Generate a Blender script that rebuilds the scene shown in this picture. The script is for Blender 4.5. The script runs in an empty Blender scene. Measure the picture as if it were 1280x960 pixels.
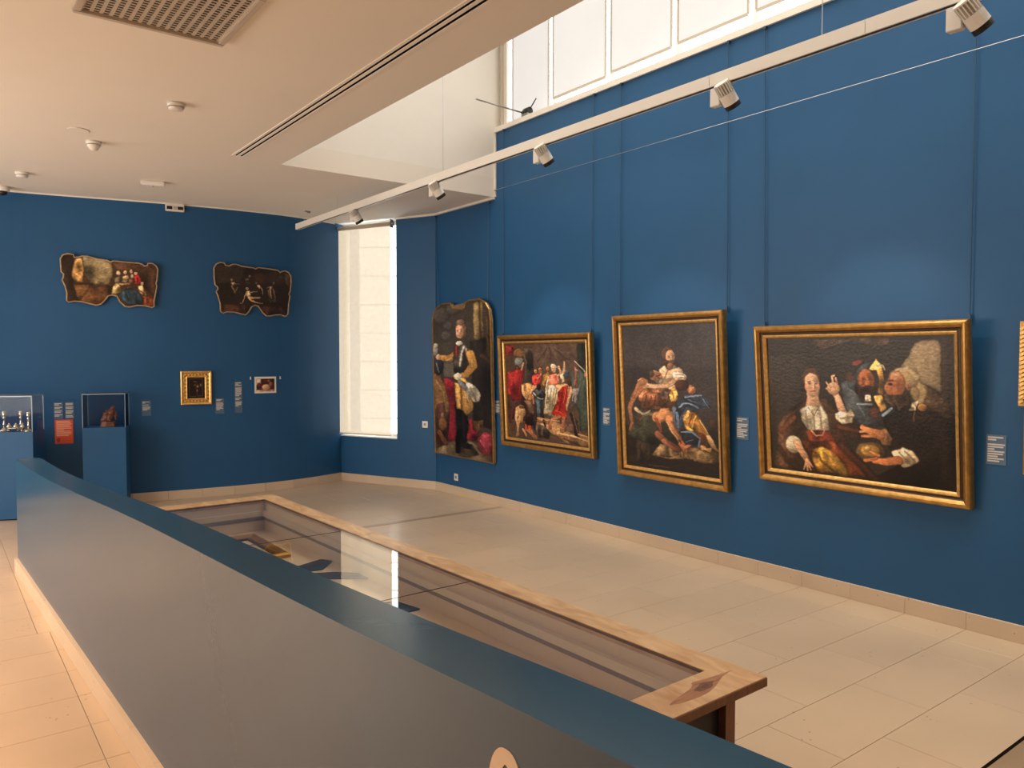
import bpy, bmesh, math, random
import numpy as np
from mathutils import Matrix, Vector
random.seed(7)
sc = bpy.context.scene
COL = sc.collection

# ------------------------------------------------------------------ camera
F_PX = 965.0
cam_d = bpy.data.cameras.new('camera'); cam = bpy.data.objects.new('camera', cam_d); COL.objects.link(cam)
cam_d.sensor_width = 36.0; cam_d.lens = 36.0 * F_PX / 1280.0; cam_d.clip_start = 0.05
cam.location = (0, 0, 1.6)
cam.rotation_euler = (math.radians(90 - 2.077), 0, math.radians(-37.107))
sc.camera = cam

# ------------------------------------------------------------------ world, exposure
sc.view_settings.view_transform = 'Standard'; sc.view_settings.look = 'None'
sc.view_settings.gamma = 1.0; sc.view_settings.use_curve_mapping = False
sc.view_settings.exposure = 0.1
world = bpy.data.worlds.new('overcast_sky'); sc.world = world; world.use_nodes = True
bg = world.node_tree.nodes['Background']
bg.inputs['Color'].default_value = (0.86, 0.93, 1.0, 1); bg.inputs['Strength'].default_value = 7.0

# ------------------------------------------------------------------ large lamps (recessed ceiling lamps and added fills, out of frame)
def area(name, loc, size, energy, color, rot=(0, 0, 0), sy=None, spread=180):
    d = bpy.data.lights.new(name, 'AREA'); d.energy = energy; d.color = color; d.shape = 'RECTANGLE'
    d.size = size; d.size_y = sy or size; d.spread = math.radians(spread)
    o = bpy.data.objects.new(name, d); COL.objects.link(o); o.location = loc; o.rotation_euler = rot
    return o
WARM = (1.0, 0.62, 0.36)
# added soft light from the unseen left, lifts the far walls; rows of warm ceiling downlights over the corridor
area('added_fill_left', (-2.78, 7.0, 1.8), 4.6, 150, (1.0, 0.92, 0.82), sy=2.2).rotation_euler = (math.radians(90), 0, math.radians(-90))
area('downlight_row_near', (-0.25, 3.6, 3.25), 0.3, 44, WARM, sy=8.0, spread=70)
area('downlight_row_left', (-1.9, 4.6, 3.25), 0.6, 150, (1.0, 0.66, 0.40), sy=8.6, spread=90)
area('downlight_row_rear', (1.6, -1.6, 3.25), 3.0, 70, WARM, sy=1.2, spread=110)
area('added_fill_well', ((2.51 + 4.83) / 2, 2.2, 5.96), 2.0, 145, (1.0, 0.87, 0.71), sy=8.0, spread=118)  # added soft light at the unseen well top, brightens right wall and floor
BLIND_EMIT = 0.66      # clerestory blinds lit by the day behind them
SIDE_BLIND_EMIT = 0.62 # tall side window blind
SPOT_W = 34.0

# ------------------------------------------------------------------ helpers
def srgb(r, g, b):
    def f(c):
        c /= 255.0
        return c / 12.92 if c <= 0.04045 else ((c + 0.055) / 1.055) ** 2.4
    return (f(r), f(g), f(b), 1.0)

def mat(name, col, rough=0.5, metal=0.0, spec=0.5, noise=0.0, nscale=8.0, bump=0.0, bscale=60.0, stretch=None, col2=None, emit=None, coat=0.0):
    m = bpy.data.materials.new(name); m.use_nodes = True
    nt = m.node_tree; p = nt.nodes['Principled BSDF']
    p.inputs['Base Color'].default_value = col
    p.inputs['Roughness'].default_value = rough; p.inputs['Metallic'].default_value = metal
    p.inputs['Specular IOR Level'].default_value = spec
    p.inputs['Coat Weight'].default_value = coat
    if emit:
        p.inputs['Emission Color'].default_value = emit[0]; p.inputs['Emission Strength'].default_value = emit[1]
    tc = nt.nodes.new('ShaderNodeTexCoord'); mp = nt.nodes.new('ShaderNodeMapping')
    nt.links.new(tc.outputs['Object'], mp.inputs['Vector'])
    if stretch: mp.inputs['Scale'].default_value = stretch
    if noise > 0 or col2:
        n = nt.nodes.new('ShaderNodeTexNoise'); n.inputs['Scale'].default_value = nscale; n.inputs['Detail'].default_value = 5
        nt.links.new(mp.outputs['Vector'], n.inputs['Vector'])
        r = nt.nodes.new('ShaderNodeValToRGB')
        if col2: a, b = col, col2
        else:
            a = tuple(c * (1 - noise) for c in col[:3]) + (1,); b = tuple(min(1, c * (1 + noise)) for c in col[:3]) + (1,)
        r.color_ramp.elements[0].position = 0.3; r.color_ramp.elements[1].position = 0.7
        r.color_ramp.elements[0].color = a; r.color_ramp.elements[1].color = b
        nt.links.new(n.outputs['Fac'], r.inputs['Fac']); nt.links.new(r.outputs['Color'], p.inputs['Base Color'])
    if bump > 0:
        n2 = nt.nodes.new('ShaderNodeTexNoise'); n2.inputs['Scale'].default_value = bscale; n2.inputs['Detail'].default_value = 3
        nt.links.new(mp.outputs['Vector'], n2.inputs['Vector'])
        b = nt.nodes.new('ShaderNodeBump'); b.inputs['Strength'].default_value = bump; b.inputs['Distance'].default_value = 0.01
        nt.links.new(n2.outputs['Fac'], b.inputs['Height']); nt.links.new(b.outputs['Normal'], p.inputs['Normal'])
    return m

def glass_mat(name, tint=(1, 1, 1, 1), refl=1.0):
    """thin pane: clear transmission plus mirror reflection by Fresnel"""
    m = bpy.data.materials.new(name); m.use_nodes = True; nt = m.node_tree
    for n in list(nt.nodes): nt.nodes.remove(n)
    out = nt.nodes.new('ShaderNodeOutputMaterial'); mix = nt.nodes.new('ShaderNodeMixShader')
    t = nt.nodes.new('ShaderNodeBsdfTransparent'); g = nt.nodes.new('ShaderNodeBsdfGlossy'); fr = nt.nodes.new('ShaderNodeFresnel')
    t.inputs['Color'].default_value = tint; g.inputs['Roughness'].default_value = 0.0
    g.inputs['Color'].default_value = (refl, refl, refl, 1); geo = nt.nodes.new('ShaderNodeNewGeometry'); mr = nt.nodes.new('ShaderNodeMapRange'); mr.inputs['To Min'].default_value = 1.5; mr.inputs['To Max'].default_value = 1 / 1.5
    nt.links.new(geo.outputs['Backfacing'], mr.inputs['Value']); nt.links.new(mr.outputs['Result'], fr.inputs['IOR'])
    nt.links.new(fr.outputs['Fac'], mix.inputs['Fac']); nt.links.new(t.outputs['BSDF'], mix.inputs[1]); nt.links.new(g.outputs['BSDF'], mix.inputs[2])
    nt.links.new(mix.outputs['Shader'], out.inputs['Surface'])
    return m

M = {}
M['blue'] = mat('blue_wall_paint', (0.0145, 0.093, 0.236, 1), 0.46, spec=0.36, noise=0.05, nscale=2.0, bump=0.06, bscale=260)
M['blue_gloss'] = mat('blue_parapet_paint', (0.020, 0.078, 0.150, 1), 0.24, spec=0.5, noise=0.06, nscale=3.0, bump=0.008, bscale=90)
M['ceiling'] = mat('ceiling_paint', (0.80, 0.75, 0.68, 1), 0.8, spec=0.2, noise=0.015, nscale=1.5)
M['white'] = mat('white_paint', (0.82, 0.79, 0.73, 1), 0.5, noise=0.01)
M['cream'] = mat('cream_plaster', (0.74, 0.66, 0.54, 1), 0.8, noise=0.02)
M['white_plastic'] = mat('white_plastic', (0.80, 0.78, 0.74, 1), 0.35)
M['black'] = mat('black_plastic', (0.006, 0.006, 0.007, 1), 0.4)
M['dark'] = mat('dark_void', (0.010, 0.008, 0.006, 1), 0.9, spec=0.0)
M['grey_metal'] = mat('grey_metal', (0.30, 0.29, 0.28, 1), 0.35, metal=0.9)
M['steel'] = mat('steel_wire', (0.55, 0.56, 0.58, 1), 0.3, metal=0.8)
M['cable'] = mat('hanging_cable', (0.022, 0.075, 0.155, 1), 0.4)
M['grille'] = mat('grille_enamel', (0.50, 0.44, 0.37, 1), 0.5)
M['gold'] = mat('gold_leaf', (0.46, 0.255, 0.075, 1), 0.36, metal=0.8, noise=0.22, nscale=24, bump=0.08, bscale=60)
M['gold_bright'] = mat('gold_leaf_bright', (0.76, 0.47, 0.16, 1), 0.34, metal=0.7, noise=0.2, nscale=40, bump=0.15, bscale=70)
M['cove'] = mat('dark_cove', (0.050, 0.022, 0.010, 1), 0.4, metal=0.2, noise=0.3, nscale=30)
M['orange'] = mat('orange_panel', srgb(226, 92, 60), 0.6, noise=0.03)
M['print'] = mat('label_print', (0.62, 0.60, 0.58, 1), 0.7)
M['print_dark'] = mat('label_print_dark', (0.03, 0.03, 0.04, 1), 0.7)
M['paper'] = mat('white_paper', (0.80, 0.79, 0.77, 1), 0.7)
M['acrylic'] = glass_mat('acrylic_case', (0.97, 0.985, 1, 1), 0.16)
M['label_acrylic'] = mat('label_acrylic', (0.075, 0.15, 0.25, 1), 0.35)
M['edge_acrylic'] = mat('polished_acrylic_edge', (0.24, 0.35, 0.46, 1), 0.12, spec=0.8)
M['table_glass'] = glass_mat('table_glass', (0.985, 0.99, 0.98, 1))
M['pane'] = glass_mat('window_pane', (0.97, 0.99, 1, 1))
M['lining'] = mat('case_lining', (0.88, 0.74, 0.55, 1), 0.9, noise=0.02)
M['lining_rim'] = mat('case_rim', (0.84, 0.73, 0.57, 1), 0.7)
M['slot'] = mat('painted_ledge_shade', (0.36, 0.29, 0.21, 1), 0.9)  # grey tone painting the shade below the table-case ledge
M['blue_scrap'] = mat('dark_fragment', (0.018, 0.026, 0.042, 1), 0.6, noise=0.2)
M['silver'] = mat('silver', (0.80, 0.74, 0.64, 1), 0.18, metal=1.0)
M['rosewood'] = mat('carved_wood', (0.17, 0.055, 0.028, 1), 0.35, noise=0.35, nscale=30)
M['letter'] = mat('cream_vinyl_letter', (0.80, 0.66, 0.53, 1), 0.6)
M['canvas_edge'] = mat('canvas_edge_strip', (0.42, 0.30, 0.17, 1), 0.55, metal=0.2, noise=0.25, nscale=25)
M['backing'] = mat('canvas_back', (0.20, 0.14, 0.09, 1), 0.9)
M['lens'] = mat('lamp_lens', (0.9, 0.85, 0.75, 1), 0.3, emit=((1, 0.86, 0.68, 1), 6.0))

def stone_mat(name, base, dark, spec=0.45, rough=0.28):
    m = mat(name, base, rough, spec=spec, noise=0.07, nscale=1.3)
    nt = m.node_tree; p = nt.nodes['Principled BSDF']
    tc = nt.nodes.new('ShaderNodeTexCoord')
    geo = nt.nodes.new('ShaderNodeNewGeometry')
    big = nt.nodes.new('ShaderNodeTexNoise'); big.inputs['Scale'].default_value = 1.1; big.inputs['Detail'].default_value = 8
    pit = nt.nodes.new('ShaderNodeTexVoronoi'); pit.inputs['Scale'].default_value = 26
    pn = nt.nodes.new('ShaderNodeTexNoise'); pn.inputs['Scale'].default_value = 5
    for n in (big, pit, pn): nt.links.new(geo.outputs['Position'], n.inputs['Vector'])
    r1 = nt.nodes.new('ShaderNodeValToRGB'); r1.color_ramp.elements[0].position = 0.32; r1.color_ramp.elements[1].position = 0.72
    r1.color_ramp.elements[0].color = tuple(c * 0.90 for c in base[:3]) + (1,); r1.color_ramp.elements[1].color = tuple(min(1, c * 1.06) for c in base[:3]) + (1,)
    nt.links.new(big.outputs['Fac'], r1.inputs['Fac'])
    lt = nt.nodes.new('ShaderNodeMath'); lt.operation = 'LESS_THAN'; lt.inputs[1].default_value = 0.13
    nt.links.new(pit.outputs['Distance'], lt.inputs[0])
    gt = nt.nodes.new('ShaderNodeMath'); gt.operation = 'GREATER_THAN'; gt.inputs[1].default_value = 0.60
    nt.links.new(pn.outputs['Fac'], gt.inputs[0])
    mu = nt.nodes.new('ShaderNodeMath'); mu.operation = 'MULTIPLY'
    nt.links.new(lt.outputs[0], mu.inputs[0]); nt.links.new(gt.outputs[0], mu.inputs[1])
    oi = nt.nodes.new('ShaderNodeObjectInfo'); mr = nt.nodes.new('ShaderNodeMapRange')
    mr.inputs['To Min'].default_value = 0.98; mr.inputs['To Max'].default_value = 1.02
    nt.links.new(oi.outputs['Random'], mr.inputs['Value'])
    vm = nt.nodes.new('ShaderNodeVectorMath'); vm.operation = 'SCALE'
    nt.links.new(r1.outputs['Color'], vm.inputs[0]); nt.links.new(mr.outputs['Result'], vm.inputs['Scale'])
    mx = nt.nodes.new('ShaderNodeMix'); mx.data_type = 'RGBA'; mx.inputs[7].default_value = dark
    nt.links.new(mu.outputs[0], mx.inputs[0]); nt.links.new(vm.outputs[0], mx.inputs[6])
    nt.links.new(mx.outputs[2], p.inputs['Base Color'])
    return m
M['stone'] = stone_mat('limestone_tile', (0.53, 0.415, 0.30, 1), (0.30, 0.22, 0.15, 1))
M['stone_dark'] = stone_mat('darker_floor_tile', (0.30, 0.22, 0.14, 1), (0.14, 0.10, 0.07, 1))  # darker tone for the tile rows nearest the camera
M['joint_strip'] = stone_mat('brown_joint_strip', (0.36, 0.27, 0.19, 1), (0.2, 0.15, 0.1, 1))
M['grout'] = mat('grout', (0.22, 0.155, 0.10, 1), 0.9, spec=0.1)
M['skirting'] = stone_mat('limestone_skirting', (0.66, 0.53, 0.40, 1), (0.42, 0.32, 0.22, 1), spec=0.3, rough=0.45)

def wood_mat():
    m = bpy.data.materials.new('pale_figured_wood'); m.use_nodes = True; nt = m.node_tree; p = nt.nodes['Principled BSDF']
    p.inputs['Roughness'].default_value = 0.36
    tc = nt.nodes.new('ShaderNodeTexCoord'); mp = nt.nodes.new('ShaderNodeMapping'); mp.inputs['Scale'].default_value = (9, 3.2, 9); mp.inputs['Rotation'].default_value = (0, 0, 0.5)
    nt.links.new(tc.outputs['Object'], mp.inputs['Vector'])
    w = nt.nodes.new('ShaderNodeTexNoise'); w.inputs['Scale'].default_value = 1.6; w.inputs['Detail'].default_value = 6; w.inputs['Distortion'].default_value = 1.6
    nt.links.new(mp.outputs['Vector'], w.inputs['Vector'])
    r = nt.nodes.new('ShaderNodeValToRGB'); e = r.color_ramp.elements
    e[0].position = 0.30; e[0].color = (0.52, 0.31, 0.15, 1); e[1].position = 0.66; e[1].color = (0.78, 0.56, 0.32, 1)
    nt.links.new(w.outputs['Fac'], r.inputs['Fac']); nt.links.new(r.outputs['Color'], p.inputs['Base Color'])
    return m
M['wood'] = wood_mat()
M['wood_dark'] = mat('brown_wood', (0.13, 0.058, 0.028, 1), 0.45, noise=0.25, nscale=20, stretch=(4, 1, 1))
M['flame'] = mat('grain_flame', (0.40, 0.20, 0.095, 1), 0.4, noise=0.3, nscale=40, stretch=(.5, 3, 1))
M['knot'] = mat('wood_knot', (0.20, 0.085, 0.035, 1), 0.4, noise=0.35, nscale=60)

def blind_mat(name, col, strength, see=0.0, weave=None):
    """fabric lit by the daylight behind it"""
    m = bpy.data.materials.new(name); m.use_nodes = True; nt = m.node_tree; p = nt.nodes['Principled BSDF']
    p.inputs['Base Color'].default_value = (col[0] * 0.35, col[1] * 0.35, col[2] * 0.35, 1); p.inputs['Roughness'].default_value = 0.9
    p.inputs['Emission Strength'].default_value = strength
    tc = nt.nodes.new('ShaderNodeTexCoord'); mp = nt.nodes.new('ShaderNodeMapping'); mp.inputs['Scale'].default_value = weave or (1, 1, 1)
    n = nt.nodes.new('ShaderNodeTexNoise'); n.inputs['Scale'].default_value = 1.2; n.inputs['Detail'].default_value = 4
    nt.links.new(tc.outputs['Object'], mp.inputs['Vector']); nt.links.new(mp.outputs['Vector'], n.inputs['Vector'])
    r = nt.nodes.new('ShaderNodeValToRGB'); r.color_ramp.elements[0].position = 0.3; r.color_ramp.elements[1].position = 0.7
    r.color_ramp.elements[0].color = tuple(c * 0.90 for c in col[:3]) + (1,); r.color_ramp.elements[1].color = col
    nt.links.new(n.outputs['Fac'], r.inputs['Fac']); nt.links.new(r.outputs['Color'], p.inputs['Emission Color'])
    if see > 0:
        t = nt.nodes.new('ShaderNodeBsdfTransparent'); mx = nt.nodes.new('ShaderNodeMixShader'); mx.inputs['Fac'].default_value = see
        out = nt.nodes['Material Output']
        nt.links.new(p.outputs['BSDF'], mx.inputs[1]); nt.links.new(t.outputs['BSDF'], mx.inputs[2]); nt.links.new(mx.outputs['Shader'], out.inputs['Surface'])
    return m
M['blind'] = blind_mat('backlit_white_blind', (0.90, 0.88, 0.86, 1), BLIND_EMIT)
M['side_blind'] = blind_mat('backlit_cream_screen', (1.0, 0.86, 0.64, 1), SIDE_BLIND_EMIT, see=0.24, weave=(14, 14, 0.3))
M['facade'] = mat('pale_facade_stone', (0.70, 0.66, 0.58, 1), 0.9)
M['facade_joint'] = mat('facade_joint', (0.36, 0.34, 0.31, 1), 0.9)

# ------------------------------------------------------------------ mesh helpers
def link(name, bm, m, parent=None, smooth=False, kind=None):
    me = bpy.data.meshes.new(name); bmesh.ops.recalc_face_normals(bm, faces=bm.faces[:]); bm.to_mesh(me); bm.free()
    if smooth:
        for f in me.polygons: f.use_smooth = True
    o = bpy.data.objects.new(name, me); COL.objects.link(o)
    if m is not None: me.materials.append(m)
    if parent is not None: o.parent = parent
    if kind: o['kind'] = kind
    return o

def box(bm, x0, x1, y0, y1, z0, z1, mtx=None):
    vs = [bm.verts.new((x, y, z)) for x in (x0, x1) for y in (y0, y1) for z in (z0, z1)]
    for f in ((0, 1, 3, 2), (4, 6, 7, 5), (0, 4, 5, 1), (2, 3, 7, 6), (0, 2, 6, 4), (1, 5, 7, 3)):
        bm.faces.new([vs[i] for i in f])
    if mtx is not None: bmesh.ops.transform(bm, matrix=mtx, verts=vs)
    return vs

def prism(bm, pts, z0, z1, mtx=None):
    """pts: 2-D outline (counter-clockwise), extruded z0..z1"""
    a = [bm.verts.new((p[0], p[1], z0)) for p in pts]; b = [bm.verts.new((p[0], p[1], z1)) for p in pts]
    n = len(pts)
    bm.faces.new(b); bm.faces.new(list(reversed(a)))
    for i in range(n): bm.faces.new((a[i], a[(i + 1) % n], b[(i + 1) % n], b[i]))
    if mtx is not None: bmesh.ops.transform(bm, matrix=mtx, verts=a + b)

def lathe(bm, prof, seg=20, mtx=None, capped=True):
    rings = []
    for r, z in prof:
        rings.append([bm.verts.new((r * math.cos(2 * math.pi * k / seg), r * math.sin(2 * math.pi * k / seg), z)) for k in range(seg)])
    for a, b in zip(rings, rings[1:]):
        for k in range(seg): bm.faces.new((a[k], a[(k + 1) % seg], b[(k + 1) % seg], b[k]))
    if capped:
        bm.faces.new(list(reversed(rings[0]))); bm.faces.new(rings[-1])
    if mtx is not None: bmesh.ops.transform(bm, matrix=mtx, verts=[v for r in rings for v in r])

def tube(bm, pts, r, seg=8, closed=False):
    pts = [Vector(p) for p in pts]; n = len(pts); rings = []
    for i, p in enumerate(pts):
        a = pts[(i - 1) % n] if (closed or i > 0) else p; b = pts[(i + 1) % n] if (closed or i < n - 1) else p
        t = (b - a).normalized(); u = t.cross(Vector((0, 0, 1)))
        if u.length < 0.05: u = t.cross(Vector((0, 1, 0)))
        u.normalize(); w = t.cross(u)
        rings.append([bm.verts.new(p + u * (r * math.cos(2 * math.pi * k / seg)) + w * (r * math.sin(2 * math.pi * k / seg))) for k in range(seg)])
    rng = range(n) if closed else range(n - 1)
    for i in rng:
        a, b = rings[i], rings[(i + 1) % n]
        for k in range(seg): bm.faces.new((a[k], a[(k + 1) % seg], b[(k + 1) % seg], b[k]))
    if not closed:
        bm.faces.new(list(reversed(rings[0]))); bm.faces.new(rings[-1])

def BM(): return bmesh.new()
def one_box(name, dims, m, parent=None, kind=None, bevel=0.0):
    bm = BM(); box(bm, *dims)
    if bevel > 0: bmesh.ops.bevel(bm, geom=bm.edges[:], offset=bevel, segments=2, affect='EDGES')
    return link(name, bm, m, parent, kind=kind)

def thing(name, label, cat, mtx=None, group=None):
    o = bpy.data.objects.new(name, None); COL.objects.link(o); o.empty_display_size = 0.1
    if mtx is not None: o.matrix_world = mtx
    return tag(o, label, cat, group)
def tag(o, label, cat, group=None):
    o['label'] = label; o['category'] = cat
    if group: o['group'] = group
    return o
def struct(o, label=None):
    o['kind'] = 'structure'
    if label: o['label'] = label
    return o
def group_empty(name):
    o = bpy.data.objects.new(name, None); COL.objects.link(o); o['kind'] = 'structure'; return o

# frames on walls: local x = viewer's right, y = up, z = out of the wall
W = 4.83
def right_wall(y, z, out=0.0, tilt=0.0):
    m = Matrix(((0, 0, -1, W - out), (-1, 0, 0, y), (0, 1, 0, z), (0, 0, 0, 1)))
    return m @ Matrix.Rotation(tilt, 4, 'X')
FP = np.array([(-2.8, 9.5), (-.8, 9.5), (.62, 9.40), (1.31, 9.28), (2.06, 9.12), (2.85, 9.02), (3.5, 9.03), (4.22, 9.23), (5, 9.6)])
def far_y(x):
    i = int(np.clip(np.searchsorted(FP[:, 0], x) - 1, 1, len(FP) - 3))
    tan = lambda k: (FP[k + 1, 1] - FP[k - 1, 1]) / (FP[k + 1, 0] - FP[k - 1, 0])
    h = FP[i + 1, 0] - FP[i, 0]; t = (x - FP[i, 0]) / h
    return float((2*t**3-3*t**2+1)*FP[i,1] + (t**3-2*t**2+t)*h*tan(i) + (-2*t**3+3*t**2)*FP[i+1,1] + (t**3-t**2)*h*tan(i+1))
def far_wall(x, z, out=0.0, tilt=0.0, half=0.0):
    """half: half width of a flat thing; it rests on the most forward of three wall points"""
    t = Vector((2e-2, far_y(x + .01) - far_y(x - .01), 0)).normalized(); o = Vector((t.y, -t.x, 0))
    base = Vector((x, far_y(x), z)); push = 0.0
    for s in (-1, -.5, .5, 1):
        q = base + t * (half * s); d = Vector((q.x, far_y(q.x), z)) - q
        push = max(push, d.dot(o))
    p = base + o * (out + push)
    m = Matrix(((t.x, 0, o.x, p.x), (t.y, 0, o.y, p.y), (0, 1, 0, p.z), (0, 0, 0, 1)))
    return m @ Matrix.Rotation(tilt, 4, 'X')
C1 = Vector((4.83, 7.88, 0)); C2 = Vector((4.21, 9.25, 0))
WT = (C1 - C2).normalized(); WO = Vector((WT.y, -WT.x, 0)); WL = (C1 - C2).length
WM = Matrix(((WT.x, 0, WO.x, C2.x), (WT.y, 0, WO.y, C2.y), (0, 1, 0, 0), (0, 0, 0, 1)))   # window wall: x from the far corner
ZC = 3.28; ZSILL = 3.95; ZTOP = 6.0

# ------------------------------------------------------------------ setting: walls and ceiling
struct(one_box('wall_right', (W, W + .25, -3, 7.88, -.01, ZSILL), M['blue']), 'deep blue wall hung with large framed paintings')
struct(one_box('wall_right_head', (W + .02, W + .25, -3, 6.68, 5.55, ZTOP), M['white']))
bm = BM(); N = 60; xs = [-2.8 + (4.26 + 2.8) * i / N for i in range(N + 1)]
lo = [(x, far_y(x)) for x in xs]; hi = [(x, far_y(x) + .2) for x in reversed(xs)]
prism(bm, lo + hi, -.01, ZC)
struct(link('wall_far', bm, M['blue']), 'gently curved deep blue wall at the far end')
SPLIT = 0.925   # along the window wall: pier begins here
bm = BM()
box(bm, SPLIT, WL, -.01, ZC, -.22, .006); box(bm, 0, SPLIT, -.01, .575, -.22, -.004); box(bm, -.22, 0, -.01, ZC, -.42, -.02)
o = link('wall_window', bm, M['blue']); o.matrix_world = WM; struct(o, 'angled blue wall beside the tall window')
struct(one_box('wall_left', (-3.0, -2.8, -3, 9.7, -.01, ZC), M['cream']))
struct(one_box('wall_back', (-3.0, W + .25, -3.2, -3.0, -.01, ZTOP), M['cream']))
WX0, WY1 = 2.51, 6.68
bm = BM()
box(bm, -3, WX0, -3, WY1, ZC, ZC + .2); box(bm, -3, W + .3, WY1, 10.0, ZC, ZC + .2)
ceil = struct(link('ceiling', bm, M['ceiling']), 'low beige painted ceiling')
bm = BM()
box(bm, WX0, W + .26, WY1 + .001, WY1 + .2, ZC + .001, ZTOP)
struct(link('wall_skylight_far', bm, M['white']), 'white end wall of the raised ceiling well')
struct(one_box('wall_skylight_left', (WX0 - .2, WX0 - .001, -3, WY1, ZC + .2, ZTOP), M['white']))
struct(one_box('ceiling_upper', (WX0 - .2, W + .3, -3, WY1 + .2, ZTOP, ZTOP + .1), M['white']))
# thin cornice under the low soffit
struct(one_box('trim_1', (W - .03, W, WY1, 7.88, ZC - .022, ZC), M['white']))
bm = BM(); box(bm, SPLIT, WL, ZC - .022, ZC, .006, .03); o = link('trim_2', bm, M['white']); o.matrix_world = WM; struct(o)
bm = BM(); box(bm, W - .014, W, WY1 - .02, WY1, ZC, ZSILL); struct(link('trim_3', bm, M['white']))
bm = BM(); xs2 = [x for x in xs if x < 4.15]
prism(bm, [(x, far_y(x) - .012) for x in xs2] + [(x, far_y(x) + .01) for x in reversed(xs2)], ZC - .014, ZC); struct(link('trim_4', bm, M['white']))

# ------------------------------------------------------------------ floor: bed and single tiles
floor = struct(one_box('floor', (-3, W + .1, -3, 9.7, -.06, -.006), M['grout']), 'pale limestone tiled floor')
TW, TL = 0.355, 0.71; Y0 = 1.247
tile_mesh = {}
def tile(x0, x1, y0, y1, m):
    w, l = round(x1 - x0, 3), round(y1 - y0, 3); key = (w, l, m.name)
    if key not in tile_mesh:
        bm = BM(); g = .0012
        box(bm, g, w - g, g, l - g, -.02, 0)
        top = [e for e in bm.edges if all(v.co.z > -.001 for v in e.verts)]
        bmesh.ops.bevel(bm, geom=top, offset=.0012, segments=1, affect='EDGES')
        me = bpy.data.meshes.new('tile'); bm.to_mesh(me); bm.free(); me.materials.append(m); tile_mesh[key] = me
    o = bpy.data.objects.new('tile', tile_mesh[key]); COL.objects.link(o); o.parent = floor; o.location = (x0, y0, 0)
XB = 4.55   # border strip along the painting wall
for r in range(-6, 23):
    y = Y0 + r * TW
    m = M['stone'] if r >= 0 else M['stone_dark']
    x = 2.865 - 4 * TL + (0 if r % 2 else TL / 2 - .05)
    while x < XB - .01:
        a, b = max(x, .70), min(x + TL, XB)
        if b - a > .05: tile(a, b, y, y + TW, m)
        x += TL
    tile(XB, W, y, y + TW, m)
for r in range(1, 23):    # corridor left of the parapet
    y = Y0 + r * TW; xe = .47 if r > 10 else .53
    tile(xe - 1.9, xe, y, y + TW, M['stone']); tile(xe, .72, y, y + TW, M['stone'])
struct(one_box('trim_5', (.70, W, Y0 - .012, Y0 - .001, -.02, .004), M['dark']))
struct(one_box('trim_6', (3.2, W - .03, 6.515, 6.585, -.004, .0015), M['joint_strip']))

# skirtings: stone pieces
def skirting(name, pts, h=.1, t=.02, m=None):
    root = group_empty(name)
    for a, b in zip(pts, pts[1:]):
        a = Vector((a[0], a[1], 0)); b = Vector((b[0], b[1], 0)); d = (b - a); L = d.length; d.normalize(); n = Vector((d.y, -d.x, 0))
        mt = Matrix(((d.x, n.x, 0, a.x), (d.y, n.y, 0, a.y), (0, 0, 1, 0), (0, 0, 0, 1)))
        bm = BM(); box(bm, .0008, L - .0008, 0, t, .001, h); o = link('skirting_tile', bm, m or M['skirting'], root); o.matrix_world = mt
        o['kind'] = 'structure'; del o['kind']
    return root
ys = [Y0 + r * TW for r in range(-6, 19)]
skirting('baseboard_right', [(W, y) for y in ([7.88] + list(reversed(ys)))])
p0 = WM @ Vector((0, 0, -.004)); p1 = WM @ Vector((SPLIT * .5, 0, -.004)); p2 = WM @ Vector((SPLIT, 0, 0)); p3 = WM @ Vector((WL, 0, 0))
skirting('baseboard_window', [(p0.x, p0.y), (p1.x, p1.y), (p2.x, p2.y), (p3.x, p3.y)])
fx = [-2.8 + i * .35 for i in range(21)] + [4.21]
skirting('baseboard_far', [(x, far_y(x)) for x in fx])

# ------------------------------------------------------------------ parapet (low blue wall beside the camera)
def pf(y): return .773 - .04 * y
PT = [(-1.0, 1.075), (.3, 1.06), (.75, 1.05), (1.3, 1.022), (1.7, 1.006), (2.2, .99), (2.97, .968), (3.55, .945), (4.4, .90), (5.1, .868), (5.75, .843), (6.75, .837)]
def ptop(y): return float(np.interp(y, [p[0] for p in PT], [p[1] for p in PT]))
def ptop_s(y): return sum(ptop(y + d) for d in (-.3, -.15, 0, .15, .3)) / 5 if y < 6.4 else ptop(y)
bm = BM(); n = 64; yy = [-1 + 7.75 * i / n for i in range(n + 1)]
rows = []
for y in yy:
    x = pf(y); z = ptop_s(y)
    rows.append([bm.verts.new(v) for v in ((x, y, -.005), (x, y, z), (x + .155, y, z), (x + .155, y, -.005))])
for a, b in zip(rows, rows[1:]):
    for k in range(4): bm.faces.new((a[k], b[k], b[(k + 1) % 4], a[(k + 1) % 4]))
bm.faces.new(rows[0]); bm.faces.new(list(reversed(rows[-1])))
ed = [e for e in bm.edges if all(v.co.z > .5 for v in e.verts) and abs(e.verts[0].co.y - e.verts[1].co.y) > .01]
bmesh.ops.bevel(bm, geom=ed, offset=.004, segments=2, affect='EDGES')
parapet = link('parapet_wall', bm, M['blue_gloss'])
tag(parapet, 'long low blue parapet wall with a sloping top in the foreground', 'low wall')
ysk = [6.75, 6.45] + [Y0 + r * TW for r in range(14, -7, -1)]
sk = group_empty('baseboard_parapet')
for a, b in zip(ysk, ysk[1:]):
    bm = BM(); prism(bm, [(pf(a) - .022, a - .0008), (pf(b) - .022, b + .0008), (pf(b), b + .0008), (pf(a), a - .0008)], .001, .1)
    link('skirting_tile', bm, M['skirting'], sk)
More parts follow.
